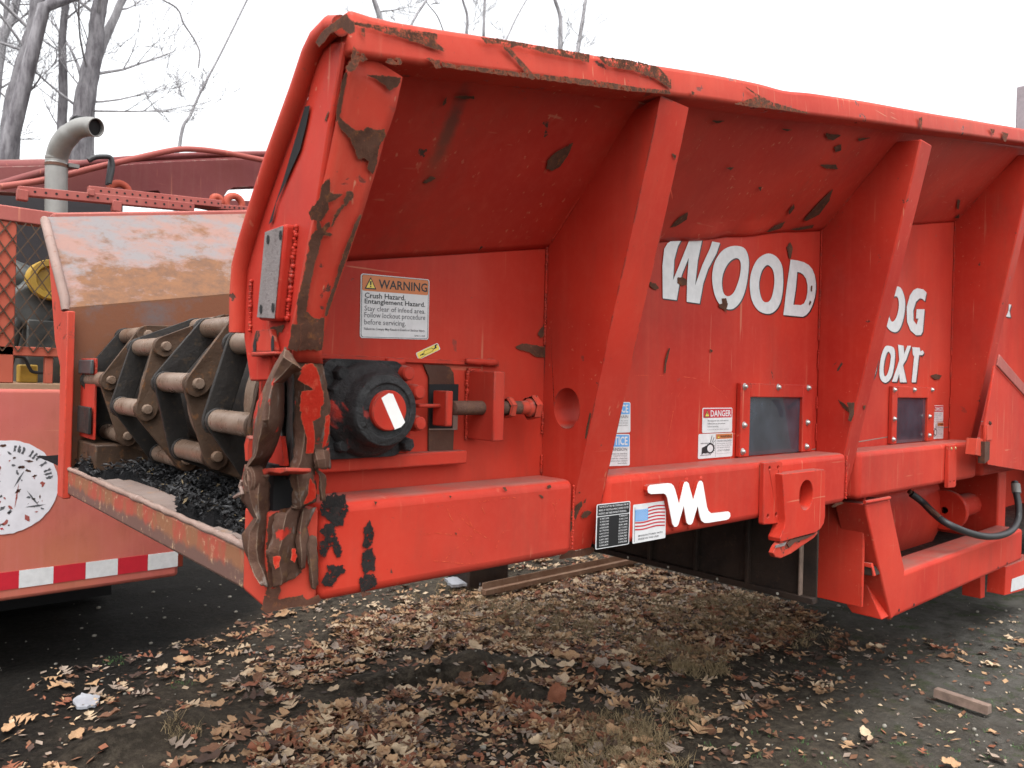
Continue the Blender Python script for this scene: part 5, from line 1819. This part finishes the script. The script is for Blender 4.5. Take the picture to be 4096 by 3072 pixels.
# cage
CP = PYp(RY + .05)
cage = MB()
zt0, zt1 = 2.175, 2.262
cage.box((.55, RY, 2.19), (2.2, RY + .08, 2.262))
cg = cage.build('cage_rail', faded, RM, bevel=.006)
m = MB()
m.box((.585, RY + .01, 1.43), (.66, RY + .07, 2.19))
m.build('cage_post', orange_red, RM, bevel=.004)
m = MB()
m.box((-.2, RY + .01, 1.56), (1.2, RY + .06, 1.605))
m.build('cage_rail', orange_red, RM, bevel=.004)
m = MB()
m.box((.79, RY + .02, 1.43), (.825, RY + .06, 1.56))
m.build('cage_post', orange_red, RM, bevel=.004)
m = MB()
dx, dz = .062, .048
for i in range(-16, 24):
    for sgn in (1, -1):
        a = Vector((.55 + i * dx, RY + .004, 1.58))
        L_ = .61
        b = a + Vector((sgn * L_ * dx / dz * .5, 0, L_))
        for x0_, x1_ in ((.55, 1.35),):
            t0, t1 = 0.0, 1.0
            if abs(b.x - a.x) > 1e-6:
                ta_, tb2 = (x0_ - a.x) / (b.x - a.x), (x1_ - a.x) / (b.x - a.x)
                t0, t1 = max(t0, min(ta_, tb2)), min(t1, max(ta_, tb2))
            if t1 > t0:
                p0_, p1_ = a.lerp(b, t0), a.lerp(b, t1)
                m.tube([p0_, p1_], .0035, 4, caps=False)
mesh_o = m.build('wire_mesh', steel_rust, RM, fix=False)
mesh_o['kind'] = 'stuff'
# engine seen through the mesh
m = MB()
m.box((.75, RY + .25, 1.41), (1.9, RY + 1.1, 1.75))
m.lathe((.78, RY + .4, 1.82), (0, -1, 0), [(.12, -.2), (.12, .12), (.10, .14), (.02, .14)], 20)
m.lathe((.72, RY + .5, 2.0), (1, 0, -.4), [(.04, -.1), (.07, -.02), (.075, .2), (.05, .26)], 14)
m.tube([(.66, RY + .35, 1.45), (.70, RY + .3, 1.7), (.75, RY + .3, 1.9), (.86, RY + .4, 2.02)], .04, 10)
m.tube([(.95, RY + .3, 1.75), (.9, RY + .22, 1.9), (1.02, RY + .3, 2.1)], .025, 8)
m.build('engine', engine_grey, RM, smooth=40, bevel=.01)
m = MB()
q = PYp(RY + .18).at('R', 500, 1225)
m.lathe((q.x, RY + .25, q.z), (0, -1, 0), [(.02, -.08), (.098, -.08), (.102, -.06), (.102, .04), (.098, .06), (.07, .06), (.06, .02), (.02, .02)], 32)
m.build('pulley', yellow_p, RM, smooth=30)
m = MB()
m.box((.70, RY + .12, 1.43), (.78, RY + .2, 1.52))
m.build('yellow_fitting', yellow_p, RM, bevel=.008)
m = MB()
m.box((.9, RY + .15, 1.46), (1.1, RY + .3, 1.545))
m.build('yellow_fitting', yellow_p, RM, bevel=.008)
m = MB()
m.tube(spline([PYp(RY + .1).at('B', x, y) for x, y in ((90, 830), (150, 840), (185, 900), (215, 930), (330, 935))]), .008, 8)
m.build('engine_hose', rubber, RM)
m = MB()
m.box((-2.2, RY + 1.3, 1.40), (2.6, RY + 1.36, 2.50))
m.box((-2.2, RY + 1.28, 2.48), (1.45, RY + 1.38, 2.66))
m.build('back_panel', plain('dark_interior', (.03, .026, .03), .8), RM)
# boom with cut-outs
BP = PYp(5.0)
top = [(-200, 1055), (0, 1052), (280, 1045), (520, 1050), (700, 1045), (900, 1030), (1090, 1018), (1400, 1006), (1740, 1000), (2300, 1010)]
bot = [(2300, 1320), (1900, 1320), (1700, 1330), (1420, 1330), (1090, 1270), (830, 1260), (440, 1230), (260, 1230), (0, 1215), (-200, 1215)]
cut1 = [(800, 1215), (1000, 1205), (1040, 1250), (1030, 1255), (800, 1235)]
cut2 = [(1420, 1235), (1440, 1205), (1480, 1185), (1750, 1175), (2000, 1180), (2000, 1285), (1420, 1262)]
m = MB()
m.prism([BP.poly('A', top + bot), BP.poly('A', cut2), BP.poly('A', cut1)], (0, .10, 0))
boom = m.build('boom', faded2, RM, bevel=.004)
m = MB()
tp = BP.poly('A', top)
m.tube([q + Vector((0, .05, .0)) for q in tp], .045, 8)
m.build('boom_rim', faded2, RM, smooth=50)
# tubes lying along the boom
def run(pts, y, r, mat, name):
    m = MB()
    m.tube(spline([PYp(y).at('A', a_, b_) for a_, b_ in pts]), r, 10)
    return m.build(name, mat, RM, smooth=60)


run([(0, 1180), (300, 1135), (600, 1060), (860, 1000), (1090, 950), (1220, 943), (1400, 962), (1600, 1000), (1900, 1060)], 4.85, .018, faded, 'red_tube')
run([(0, 1165), (300, 1080), (560, 1030), (900, 1000), (1200, 985), (1500, 975), (1900, 972)], 4.92, .020, faded2, 'red_tube')
run([(560, 1015), (600, 995), (660, 990), (700, 1000), (710, 1060), (690, 1160)], 4.75, .014, rubber, 'black_hose')
m = MB()
m.prism(PYp(4.8).poly('A', [(690, 1000), (722, 990), (705, 1080), (690, 1170), (668, 1165), (680, 1080)]), (0, .02, 0))
m.build('dark_strap', plain('dark_grey_strap', (.06, .06, .065), .6), RM, bevel=.003)
# perforated bars on the cage top
def pbar(p0, p1, y, h, name='perforated_bar'):
    a_, b_ = PYp(y).at('A', *p0), PYp(y).at('A', *p1)
    m = MB()
    m.hexa([a_, b_, b_ + Y_ * .04, a_ + Y_ * .04], [a_ + Z_ * h, b_ + Z_ * h, b_ + Vector((0, .04, h)), a_ + Vector((0, .04, h))])
    o = m.build(name, faded, RM, bevel=.004)
    mm = MB()
    for k in range(18):
        q = a_.lerp(b_, (k + .5) / 18) + Z_ * h * .5 - Y_ * .0012
        mm.prism(circle(q, X_, Z_, .006, 8), (0, 0, 0))
    mm.build('bar_hole', dark_fill, o, fix=False, smooth=None)


pbar((115, 1232), (1230, 1335), 4.30, .045)
pbar((560, 1225), (1400, 1312), 4.55, .045)
pbar((1090, 1300), (1640, 1340), 4.60, .03)
m = MB()
for x0, y0, x1, y1 in ((110, 1190, 180, 1270), (712, 1262, 770, 1340), (560, 1190, 600, 1240)):
    a_, b_ = PYp(4.29).at('A', x0, y0), PYp(4.29).at('A', x1, y1)
    m = MB()
    m.box((a_.x, 4.29, b_.z), (b_.x, 4.33, a_.z))
    m.build('bar_bracket', faded, RM, bevel=.004)
m = MB()
for cx, cy, r_, y in ((755, 1215, 60, 4.9), (1480, 1290, 50, 4.7), (1370, 1270, 26, 4.7)):
    q = PYp(y).at('A', cx, cy)
    rr = abs(PYp(y).at('A', cx + r_, cy).x - q.x)
    m = MB()
    m.tube([q + (X_ * math.cos(t * math.pi / 10) + Z_ * math.sin(t * math.pi / 10)) * rr for t in range(-2, 13)], .022, 8)
    m.build('lifting_ring', orange_red, RM, smooth=60)
# exhaust
ex = [(355, 1480), (355, 1340), (355, 1210), (357, 1090), (360, 1000), (385, 920), (430, 860), (490, 815), (560, 800), (608, 806)]
EP_ = PYp(4.75)
pe = spline([PYp(4.75 - max(0, k - 4) * .045).at('A', *q) for k, q in enumerate(ex)], 5)
er = abs(EP_.at('A', 425, 1150).x - EP_.at('A', 287, 1150).x) / 2
m = MB()
m.tube(pe, [er] * (len(pe) - 14) + [er * .92] * 14, 24, caps=False)
ee = pe[-1]
tdir = (pe[-1] - pe[-2]).normalized()
exh = m.build('exhaust_pipe', galv, RM, smooth=60, solid=.006)
m = MB()
m.lathe(ee - tdir * .12, tdir, [(er * .88, 0), (er * .87, .10)], 20)
m.cyl(ee - tdir * .14, ee - tdir * .13, er * .86, 20)
m.build('exhaust_hollow', dark_fill, exh)
m = MB()
q = EP_.at('A', 358, 1025)
m.lathe(q - Z_ * .03, Z_, [(er * 1.03, 0), (er * 1.10, .004), (er * 1.10, .020), (er * 1.02, .026), (er * 1.02, .040), (er * 1.08, .044), (er * 1.08, .056), (er, .06)], 24, mis=[0, 1, 0, 0, 0, 0, 0, 0])
m.box((q.x + er, q.y - .04, q.z - .02), (q.x + er + .05, q.y - .01, q.z + .0))
m.build('exhaust_clamp', [galv, thread], exh, smooth=30)
m = MB()
m.box((-2.15, 5.4, .05), (1.40, 6.6, .40))
m.build('added_light_block', dark_fill, RM)  # added block that keeps light from coming in under the rear machine
for x in (-1.6, -.5):
    for y in (4.65, 5.55):
        m = MB()
        m.lathe((x, y + .1, .40), (0, -1, 0), [(.2, 0), (.37, 0), (.40, .03), (.40, .17), (.37, .2), (.2, .2), (.02, .16)], 28)
        m.build('wheel', rubber, RM, smooth=40)

# ================================================================== TREES
def branchy(m, base, dirv, length, r, depth, rng, wild=.35, seg=7):
    pts, rad = [base], [r]
    n = 6
    dcur = dirv.normalized()
    q = base
    kids = []
    for i in range(n):
        dcur = (dcur + Vector((rng.uniform(-1, 1), rng.uniform(-1, 1), rng.uniform(-.5, .9))) * wild * .4).normalized()
        q = q + dcur * length / n
        pts.append(q)
        rad.append(max(.003, r * (1 - .8 * (i + 1) / n)))
        if depth > 0 and i > 0:
            for _ in range(rng.choice((1, 1, 2))):
                kids.append((q, dcur, rad[-1]))
    m.tube(pts, rad, seg, caps=False)
    for kq, kd, kr in kids:
        nd = (kd + Vector((rng.uniform(-1, 1), rng.uniform(-1, 1), rng.uniform(-.3, .7))) * 1.0).normalized()
        branchy(m, kq, nd, length * rng.uniform(.35, .6), max(.003, kr * .6), depth - 1, rng, wild, 4 if depth < 3 else 5)


def tree(label_, px, y, r0, mat, limbs, seed, group, twigs=True):
    rng = random.Random(seed)
    pl = PYp(y)
    pts = [pl.at(*q) for q in px]
    low = Vector((pts[0].x - .3 * (pts[1].x - pts[0].x), y, 0))
    mid = low.lerp(pts[0], .5)
    bck = (pts[0] - pts[1]) * .6
    near = pts[0] + Vector((bck.x, 0, bck.z))
    mid = low.lerp(near, .5)
    path = [low, low.lerp(near, .33), low.lerp(near, .66), near] + pts
    topd = (pts[-1] - pts[-2]).normalized()
    path += [pts[-1] + topd * (pts[-1] - pts[-2]).length + Vector((.03, 0, .05)), pts[-1] + topd * 2.2]
    t = thing('bare_tree', low, label_, 'tree', group)
    m = MB()
    path = spline(path, 4)
    n = len(path)
    m.tube(path, [r0 * (1.12 - .75 * i / n) for i in range(n)], 10, wob=.10)
    m.build('trunk', mat, t, smooth=80, fix=False)
    m = MB()
    if limbs:
        for k in range(limbs):
            i = int(n * rng.uniform(.35, .98))
            q = path[min(i, n - 1)]
            a_ = rng.uniform(0, 6.28)
            dirv = Vector((math.cos(a_), math.sin(a_) * .7, rng.uniform(.2, 1.0)))
            branchy(m, q, dirv, rng.uniform(.6, 1.5) * (r0 / .12) ** .5, r0 * rng.uniform(.08, .2), 2, rng)
        m.build('branches', bark_haze, t, smooth=None, fix=False)
    return t


GL = 'bare trees behind the machines at left'
tree('thick leaning bare trunk at the left edge, behind the cage', [('d', 90, 1560), ('d', 110, 1100), ('d', 200, 700), ('d', 310, 300), ('d', 360, 0)], 11, .135, bark_d, 9, 11, GL)
tree('slim straight bare trunk between two thicker leaning trunks', [('d', 590, 1180), ('d', 600, 800), ('d', 590, 400), ('d', 630, 0)], 11.5, .075, bark_d, 8, 12, GL)
tree('thick mossy bare trunk that forks right above the exhaust pipe', [('d', 780, 1120), ('d', 830, 800), ('d', 900, 450), ('d', 920, 200), ('d', 960, 0)], 11.2, .155, bark_d, 9, 13, GL)
tt = tree('pale forked trunk leaning right beside the mossy trunk', [('d', 900, 600), ('d', 980, 400), ('d', 1080, 180), ('d', 1160, 0)], 11.6, .085, bark_haze, 5, 14, GL)
tree('twiggy grey tree in the upper left corner', [('d', -60, 1000), ('d', 20, 380), ('d', 110, 180), ('d', 160, 0)], 13, .09, bark_haze, 16, 15, GL)
tree('thin dark stem in the upper left corner', [('d', -20, 700), ('d', 40, 300), ('d', 70, 0)], 14, .06, bark_haze, 14, 16, GL)
tree('short twiggy sapling rising over the boom', [('d', 1700, 1390), ('d', 1740, 1190), ('d', 1800, 1100), ('d', 1870, 940), ('d', 1980, 720)], 13, .035, bark_haze, 5, 17, 'thin bare trees beyond the hopper')
GF = 'thin bare trees beyond the hopper'
far = [([('H', 470, 200), ('H', 440, 90), ('H', 410, 0)], .085, 'stout pale stem, first above the rim corner', 3), ([('H', 590, 190), ('H', 640, 90), ('H', 700, 0)], .04, 'thin dark stem leaning right, second along the rim', 2),
       ([('H', 800, 190), ('H', 760, 90), ('H', 705, 20)], .022, 'hair thin stem leaning left, third along the rim', 1), ([('H', 920, 200), ('H', 925, 90), ('H', 900, 0)], .045, 'kinked pale stem, fourth along the rim', 3),
       ([('H', 1016, 210), ('H', 1018, 100), ('H', 1022, 0)], .05, 'straight upright stem, fifth along the rim', 2), ([('H', 1138, 225), ('H', 1190, 110), ('H', 1240, 20)], .03, 'thin stem leaning right, sixth along the rim', 2),
       ([('H', 1440, 270), ('H', 1440, 100), ('H', 1410, 0)], .075, 'knobbly pale stem with a kink, seventh along the rim', 4), ([('H', 1535, 280), ('H', 1560, 130), ('H', 1580, 0)], .075, 'pale stem forking in two, last along the rim', 4)]
for i, (px, r_, lb, k) in enumerate(far):
    tree(lb, px, 13 + .4 * (i % 3), r_, bark_haze, k, 40 + i, GF)
# drooping twig at the top, left of the rim corner
rng = random.Random(5)
t = thing('hanging_branch', PYp(9).at('d', 1550, 0), 'thin bare drooping branch hanging from above in the white sky', 'branch', None)
m = MB()
m.tube(spline([PYp(9).at('d', x, y) for x, y in ((1350, -260), (1450, -90), (1550, 0), (1640, 50), (1700, 110), (1740, 220), (1820, 340), (1880, 450), (1894, 520), (1880, 640))]), .010, 6)
for a_ in ((1640, 50), (1740, 220), (1820, 340)):
    q = PYp(9).at('d', *a_)
    m.tube([q, q + Vector((-.06, 0, -.08)), q + Vector((-.1, 0, -.2))], .005, 4)
m.build('twig', bark_haze, t, smooth=70)
m = MB()
low = PYp(9).at('d', 1350, -260)
m.tube([(low.x - 1.4, 9.3, 0), (low.x - 1.3, 9.2, 3), (low.x - .9, 9.1, 5.2), (low.x, 9, low.z)], [.12, .09, .06, .012], 8)
m.build('trunk', bark_d, t, smooth=70)

# ================================================================== THINGS ON THE GROUND
a, b = PZp(.05).at('V', 1045, 1276), PZp(.05).at('V', 1346, 1211)
m = MB()
m.box((a.x, a.y - .02, .02), (b.x + .6, a.y + .02, .055))
m.box((a.x, a.y + .015, .0), (b.x + .6, a.y + .02, .10))
tag(m.build('angle_iron', rusty('tan_rust', (.22, .12, .075), (.30, .19, .13), (.38, .27, .2)), bevel=.003), 'long rusty angle iron lying in the leaves under the machine', 'steel bar')
q = PZp(0).at('b', 700, 1285)
m = MB()
m.box((q.x - .10, q.y + .10, -.02), (q.x + .28, q.y + .35, .15))
tag(m.build('steel_block', belly, bevel=.01), 'dark rusty block standing in the leaves under the beam', 'block')
q = PZp(0).at('b', 420, 1270)
m = MB()
m.prism(jag([q + Vector((-.10, 0, .03)), q + Vector((.12, -.03, .02)), q + Vector((.14, .1, .05)), q + Vector((-.08, .12, .05))], .012, .03), (0, 0, .02))
tag(m.build('plastic_scrap', plastic_w, bevel=.003), 'pale grey scrap lying beside the dark block under the beam', 'scrap')
q = GROUND.at('J', 480, 868)
h = ground_h(q.x, q.y)
m = MB()
m.prism(jag([q + Vector((-.045, -.02, h + .005)), q + Vector((.03, -.045, h + .004)), q + Vector((.055, .01, h + .02)), q + Vector((-.01, .05, h + .035)), q + Vector((-.05, .03, h + .02))], .006, .02), (0, 0, .012))
tag(m.build('white_scrap', plastic_w, bevel=.003), 'white scrap on bare soil at the left among scattered leaves', 'scrap')
q0, q1 = PZp(.03).at('L', 1690, 835), PZp(.03).at('L', 2010, 940)
m = MB()
t_ = (q1 - q0).normalized(); s_ = Vector((-t_.y, t_.x, 0))
pts = [q0 + t_ * ((q1 - q0).length * k / 6) for k in range(7)]
m.grid([[p_ - s_ * .024 - Z_ * .024, p_ + s_ * .024 - Z_ * .024, p_ + s_ * .02 + Z_ * .018, p_ - s_ * .02 + Z_ * .018, p_ - s_ * .024 - Z_ * .024] for p_ in pts])
m.f.append((0, 1, 2, 3)); m.mi.append(0); m.f.append((30, 31, 32, 33)); m.mi.append(0)
tag(m.build('wooden_stake', wood_grey, bevel=.003), 'weathered wooden stake lying on grey soil at lower right', 'stake')

# ------------------------------------------------------------------ fallen leaves
def leaf_mesh(seed, lobes, curl, fold_, mat=None):
    rng = random.Random(seed)
    rows_ = []
    n = 24
    for i in range(n + 1):
        t = i / n
        env = math.sin(math.pi * min(1, t * .93 + .05)) ** .7 * (.42 if lobes else .30)
        lob = (.52 + .48 * math.cos(t * lobes * 2 * math.pi + math.pi)) if lobes else 1
        wl, wr = env * lob * rng.uniform(.85, 1.1), env * lob * rng.uniform(.85, 1.1)
        if i in (0, n): wl = wr = .012
        x = t - .5
        zc = curl * x * x + .03 * math.sin(t * 9 + seed)
        e1 = fold_ * wl + .06 * math.sin(t * 13 + seed) * (wl > .05)
        e2 = fold_ * wr + .06 * math.cos(t * 11 + seed) * (wr > .05)
        fw = .10 * lob if lobes else .03
        rows_.append([Vector((x + fw * .7, -wl, zc + e1)), Vector((x + .02, -wl * .5, zc + e1 * .35)), Vector((x, 0, zc)), Vector((x + .02, wr * .5, zc + e2 * .35)), Vector((x + fw * .7, wr, zc + e2))])
    m = MB()
    m.grid(rows_)
    m.tube([Vector((-.5, 0, curl * .25)), Vector((-.62, .01, curl * .3 + .02))], .008, 3)
    return m


LSH = [leaf_mesh(1, 3.5, .5, .35), leaf_mesh(2, 3.5, .2, .2), leaf_mesh(3, 2.5, .8, .5), leaf_mesh(4, 4, .3, -.2), leaf_mesh(5, 0, .6, .5), leaf_mesh(6, 3, -.35, .25), leaf_mesh(7, 0, .3, .3)]
LMESH = {}
def lmesh(si, mi):
    if (si, mi) not in LMESH:
        me = LSH[si].mesh('oak_leaf', LEAF[mi], None, False)
        me.polygons.foreach_set('use_smooth', [True] * len(me.polygons))
        LMESH[(si, mi)] = me
    return LMESH[(si, mi)]


def gp_(pts): return [g2('V', *q) for q in pts]
AREAS = [(gp_([(540, 1700), (570, 1600), (700, 1540), (900, 1505), (1150, 1530), (1380, 1590), (1500, 1700)]), 620, .045, .105),
         (gp_([(700, 1345), (1000, 1275), (1340, 1212), (1480, 1250), (1700, 1305), (1780, 1335), (1700, 1400), (1520, 1450), (1250, 1440), (1000, 1405), (760, 1395)]), 800, .035, .095),
         (gp_([(480, 1490), (560, 1405), (760, 1375), (840, 1415), (760, 1470), (620, 1485)]), 330, .04, .09),
         (gp_([(860, 1505), (980, 1455), (1300, 1440), (1430, 1470), (1380, 1500), (1150, 1500), (950, 1540)]), 80, .08, .17),
         (gp_([(20, 1530), (100, 1440), (330, 1400), (400, 1470), (250, 1530)]), 75, .04, .10),
         (gp_([(320, 1700), (420, 1580), (560, 1545), (620, 1700)]), 110, .06, .13),
         (gp_([(0, 1700), (0, 1560), (350, 1480), (420, 1600), (300, 1700)]), 30, .05, .10),
         (gp_([(1480, 1700), (1300, 1560), (1700, 1420), (2212, 1330), (2212, 1700)]), 14, .04, .10),
         (gp_([(1000, 1262), (1350, 1195), (1700, 1130), (1500, 1120), (1000, 1200)]), 65, .06, .11),
         (gp_([(430, 1700), (330, 1400), (700, 1290), (1340, 1190), (1800, 1320), (1850, 1480), (1500, 1700)]), 60, .04, .11),
         (gp_([(1650, 1340), (2100, 1400), (2212, 1360), (2212, 1450), (1750, 1430)]), 45, .05, .10)]


def in_poly(x, y, P_):
    c_ = False
    for i in range(len(P_)):
        (ax, ay), (bx_, by_) = P_[i], P_[i - 1]
        if (ay > y) != (by_ > y) and x < (bx_ - ax) * (y - ay) / (by_ - ay) + ax: c_ = not c_
    return c_


def area(P_): return abs(sum(P_[i - 1][0] * P_[i][1] - P_[i][0] * P_[i - 1][1] for i in range(len(P_)))) / 2


rng = random.Random(21)
ALL = []
for P_, dens, s0, s1 in AREAS:
    n = min(5200, int(area(P_) * dens))
    x0, x1 = min(q[0] for q in P_), max(q[0] for q in P_)
    y0, y1 = min(q[1] for q in P_), max(q[1] for q in P_)
    k = tries = 0
    while k < n and tries < n * 30:
        tries += 1
        x, y = rng.uniform(x0, x1), rng.uniform(y0, y1)
        if not in_poly(x, y, P_): continue
        if noise.noise(Vector((x * 2.2, y * 2.2, 7))) < rng.uniform(-.55, .15): continue
        k += 1
        sz = rng.uniform(s0, s1)
        mi = rng.choices(range(6), (30, 18, 17, 13, 12, 10))[0]
        ALL.append((x, y, sz, mi + 10 * AREAS.index((P_, dens, s0, s1)), rng.randrange(len(LSH)), rng.uniform(0, 6.28), rng.gauss(0, .18), rng.gauss(0, .18), rng.uniform(.0, .012)))
invR = R.transposed()
def seen(x, y):
    c_ = invR @ (Vector((x, y, 0)) - CAM)
    if c_.z > -.1: return 0
    u, v = 2048 - F * c_.x / c_.z, 1536 + F * c_.y / c_.z
    return (1 / -c_.z) if (20 < u < 4076 and v < 3050) else 0


ALL.sort(key=lambda q: -seen(q[0], q[1]) * q[2])
KIND = ['tan dried oak leaf', 'brown curled oak leaf', 'pale dried oak leaf', 'russet oak leaf', 'greyish dried leaf', 'dark brown wet leaf', 'dark red leaf']
WHERE = ['in the front drift at the bottom', 'in the wide drift under the machine', 'in the narrow streak left of the drift', 'in the row along the dark rut', 'on bare soil at the far left', 'beside the front drift at lower left',
         'on soil in the bottom left corner', 'on the bare grey soil at right', 'behind the lower beam', 'on soil between the drifts', 'in the shade under the lower rail']
from mathutils import Euler
def place(si, mi, x, y, sz, rz, tx, ty, up, label_=None, group=None):
    o = bpy.data.objects.new('oak_leaf', lmesh(si, mi))
    o.location = (x, y, ground_h(x, y) + .008 + up)
    o.rotation_euler = (tx, ty, rz)
    o.scale = (sz, sz, sz)
    COL.objects.link(o)
    return tag(o, label_, 'leaf', group)


for (x, y, sz, mi, si, rz, tx, ty, up) in ALL[:285]:
    ar, mi = divmod(mi, 10)
    size = 'large ' if sz > .115 else 'small ' if sz < .085 else ''
    place(si, mi, x, y, sz, rz, tx, ty, up, size + KIND[mi] + ' ' + WHERE[ar], 'fallen leaves ' + WHERE[ar])
for fr, px, py, si, mi, sz, rz, tx, lb in (
        ('K', 1035, 690, 1, 6, .11, 1.2, .9, 'bright dark red leaf standing in the dark rut'), ('K', 1400, 875, 4, 3, .15, .2, .9, 'large curled brown leaf standing on dark soil below the rut'),
        ('K', 590, 780, 1, 2, .17, .1, .1, 'largest pale oak leaf lying flat beside the dark rut'), ('L', 290, 1110, 2, 0, .13, .3, .1, 'lone tan lobed oak leaf on bare dark soil at the bottom'),
        ('L', 135, 1225, 1, 4, .11, .4, .1, 'lone whitish lobed oak leaf at the bottom beside the tan one'), ('K', 1740, 930, 2, 0, .10, .0, .2, 'tan lobed oak leaf apart from the drift, on dark soil'), ('K', 1350, 945, 1, 2, .13, 2.6, .2, 'pale lobed oak leaf at the upper edge of the front drift')):
    x, y = g2(fr, px, py)
    o = place(si, mi, x, y, sz, rz, tx, 0, .015, lb, 'single leaves lying apart')
# the rest of the drift as one mass
m = MB()
for (x, y, sz, mi, si, rz, tx, ty, up) in ALL[285:]:
    M_ = Matrix.Translation((x, y, ground_h(x, y) + .006 + up)) @ Euler((tx, ty, rz)).to_matrix().to_4x4() @ Matrix.Scale(sz, 4)
    src = LSH[si]
    b_ = len(m.v)
    m.v += [M_ @ q for q in src.v]
    m.f += [tuple(b_ + i for i in f_) for f_ in src.f]
    m.mi += [mi % 10] * len(src.f)
o = m.build('leaf_litter', LEAF, None, fix=False, smooth=None)
o.data.polygons.foreach_set('use_smooth', [True] * len(o.data.polygons))
tag(o, 'drift of small brown fallen leaves covering the soil', 'leaves', None, 'stuff')
# crumbs of leaf and bark
m = MB()
for P_, dens, s0, s1 in AREAS:
    x0, x1 = min(q[0] for q in P_), max(q[0] for q in P_)
    y0, y1 = min(q[1] for q in P_), max(q[1] for q in P_)
    k = 0
    n = min(11000, int(area(P_) * max(160, dens * 2.6)))
    for _ in range(n * 2):
        x, y = rng.uniform(x0, x1), rng.uniform(y0, y1)
        if not in_poly(x, y, P_): continue
        z = ground_h(x, y) + .008
        s_ = rng.uniform(.006, .022)
        a_ = rng.uniform(0, 6.28)
        u_ = Vector((math.cos(a_), math.sin(a_), rng.uniform(-.4, .4))) * s_
        v_ = Vector((-math.sin(a_), math.cos(a_), rng.uniform(-.4, .4))) * s_ * rng.uniform(.3, .8)
        q = Vector((x, y, z))
        m.add([q - u_, q - v_ + Z_ * .003, q + u_, q + v_], [(0, 1, 2, 3)], rng.choices(range(6), (22, 25, 14, 12, 12, 15))[0])
tag(m.build('leaf_crumbs', LEAF, None, fix=False, smooth=None), 'broken leaf crumbs and bark bits strewn over the soil', 'leaf crumbs', None, 'stuff')
# pebbles
m = MB()
for k in range(1700):
    x, y = rng.uniform(.2, 6.2), rng.uniform(.9, 5.6)
    if noise.noise(Vector((x * 1.4, y * 1.4, 4))) < rng.uniform(-.5, .5): continue
    s_ = rng.choice((.003, .004, .004, .005, .006, .009, .013)) * rng.uniform(.7, 1.3)
    m.blob((x, y, ground_h(x, y) + s_ * .4), s_, 5, 0, (1, rng.uniform(.6, 1), .6))
tag(m.build('gravel', stone_m, None, fix=False, smooth=70), 'small pale pebbles scattered over the dark soil', 'gravel', None, 'stuff')
# dry grass tufts
def tufts(name, spots, mat, hgt, nb, lab, cat, spread):
    m = MB()
    for fr, px, py, nn, rad in spots:
        cx, cy = g2(fr, px, py)
        for k in range(nn):
            a_, r_ = rng.uniform(0, 6.28), rad * math.sqrt(rng.random())
            tx, ty = cx + math.cos(a_) * r_, cy + math.sin(a_) * r_
            for j in range(nb):
                x, y = tx + rng.gauss(0, spread), ty + rng.gauss(0, spread)
                z = ground_h(x, y)
                h = hgt * rng.uniform(.35, 1.1)
                ln = Vector((rng.gauss(0, .6), rng.gauss(0, .6), 1)).normalized()
                w_ = Vector((rng.uniform(-1, 1), rng.uniform(-1, 1), 0)).normalized() * rng.uniform(.0008, .0018)
                q = Vector((x, y, z))
                mid = q + ln * h * .55
                tip = q + ln * h + Vector((rng.gauss(0, h * .3), rng.gauss(0, h * .3), -h * .15))
                m.add([q - w_, q + w_, mid + w_ * .8, mid - w_ * .8, tip], [(0, 1, 2, 3), (3, 2, 4)])
    return tag(m.build(name, mat, None, fix=False, smooth=None), lab, cat, None, 'stuff')


tufts('dry_grass', [('V', 1080, 1330, 110, .40), ('V', 1180, 1360, 110, .38), ('V', 1500, 1330, 150, .38), ('V', 1580, 1310, 110, .28), ('V', 1480, 1430, 110, .26), ('V', 1000, 1300, 60, .4), ('V', 1330, 1330, 60, .4), ('V', 1400, 1400, 40, .25), ('V', 1350, 1600, 80, .20), ('V', 1250, 1640, 40, .16), ('V', 1380, 1640, 50, .18), ('V', 390, 1590, 6, .08), ('V', 1150, 1290, 30, .4), ('V', 1620, 1350, 35, .25), ('V', 1450, 1545, 25, .15), ('V', 900, 1370, 25, .3), ('V', 1700, 1370, 30, .3)],
      grass_m, .075, 16, 'dry tan grass tufts growing between the leaves', 'grass', .014)
tufts('green_sprouts', [('V', 800, 1385, 16, .20), ('V', 840, 1370, 14, .15), ('V', 750, 1350, 10, .15), ('V', 730, 1530, 7, .06), ('V', 260, 1430, 6, .08), ('V', 1100, 1290, 8, .3), ('V', 1650, 1640, 14, .25), ('V', 1900, 1640, 12, .3), ('V', 2150, 1560, 12, .25), ('V', 2000, 1600, 10, .3), ('V', 390, 1480, 5, .06)],
      green_m, .022, 12, 'low green sprouts and clover on the soil', 'weeds', .014)
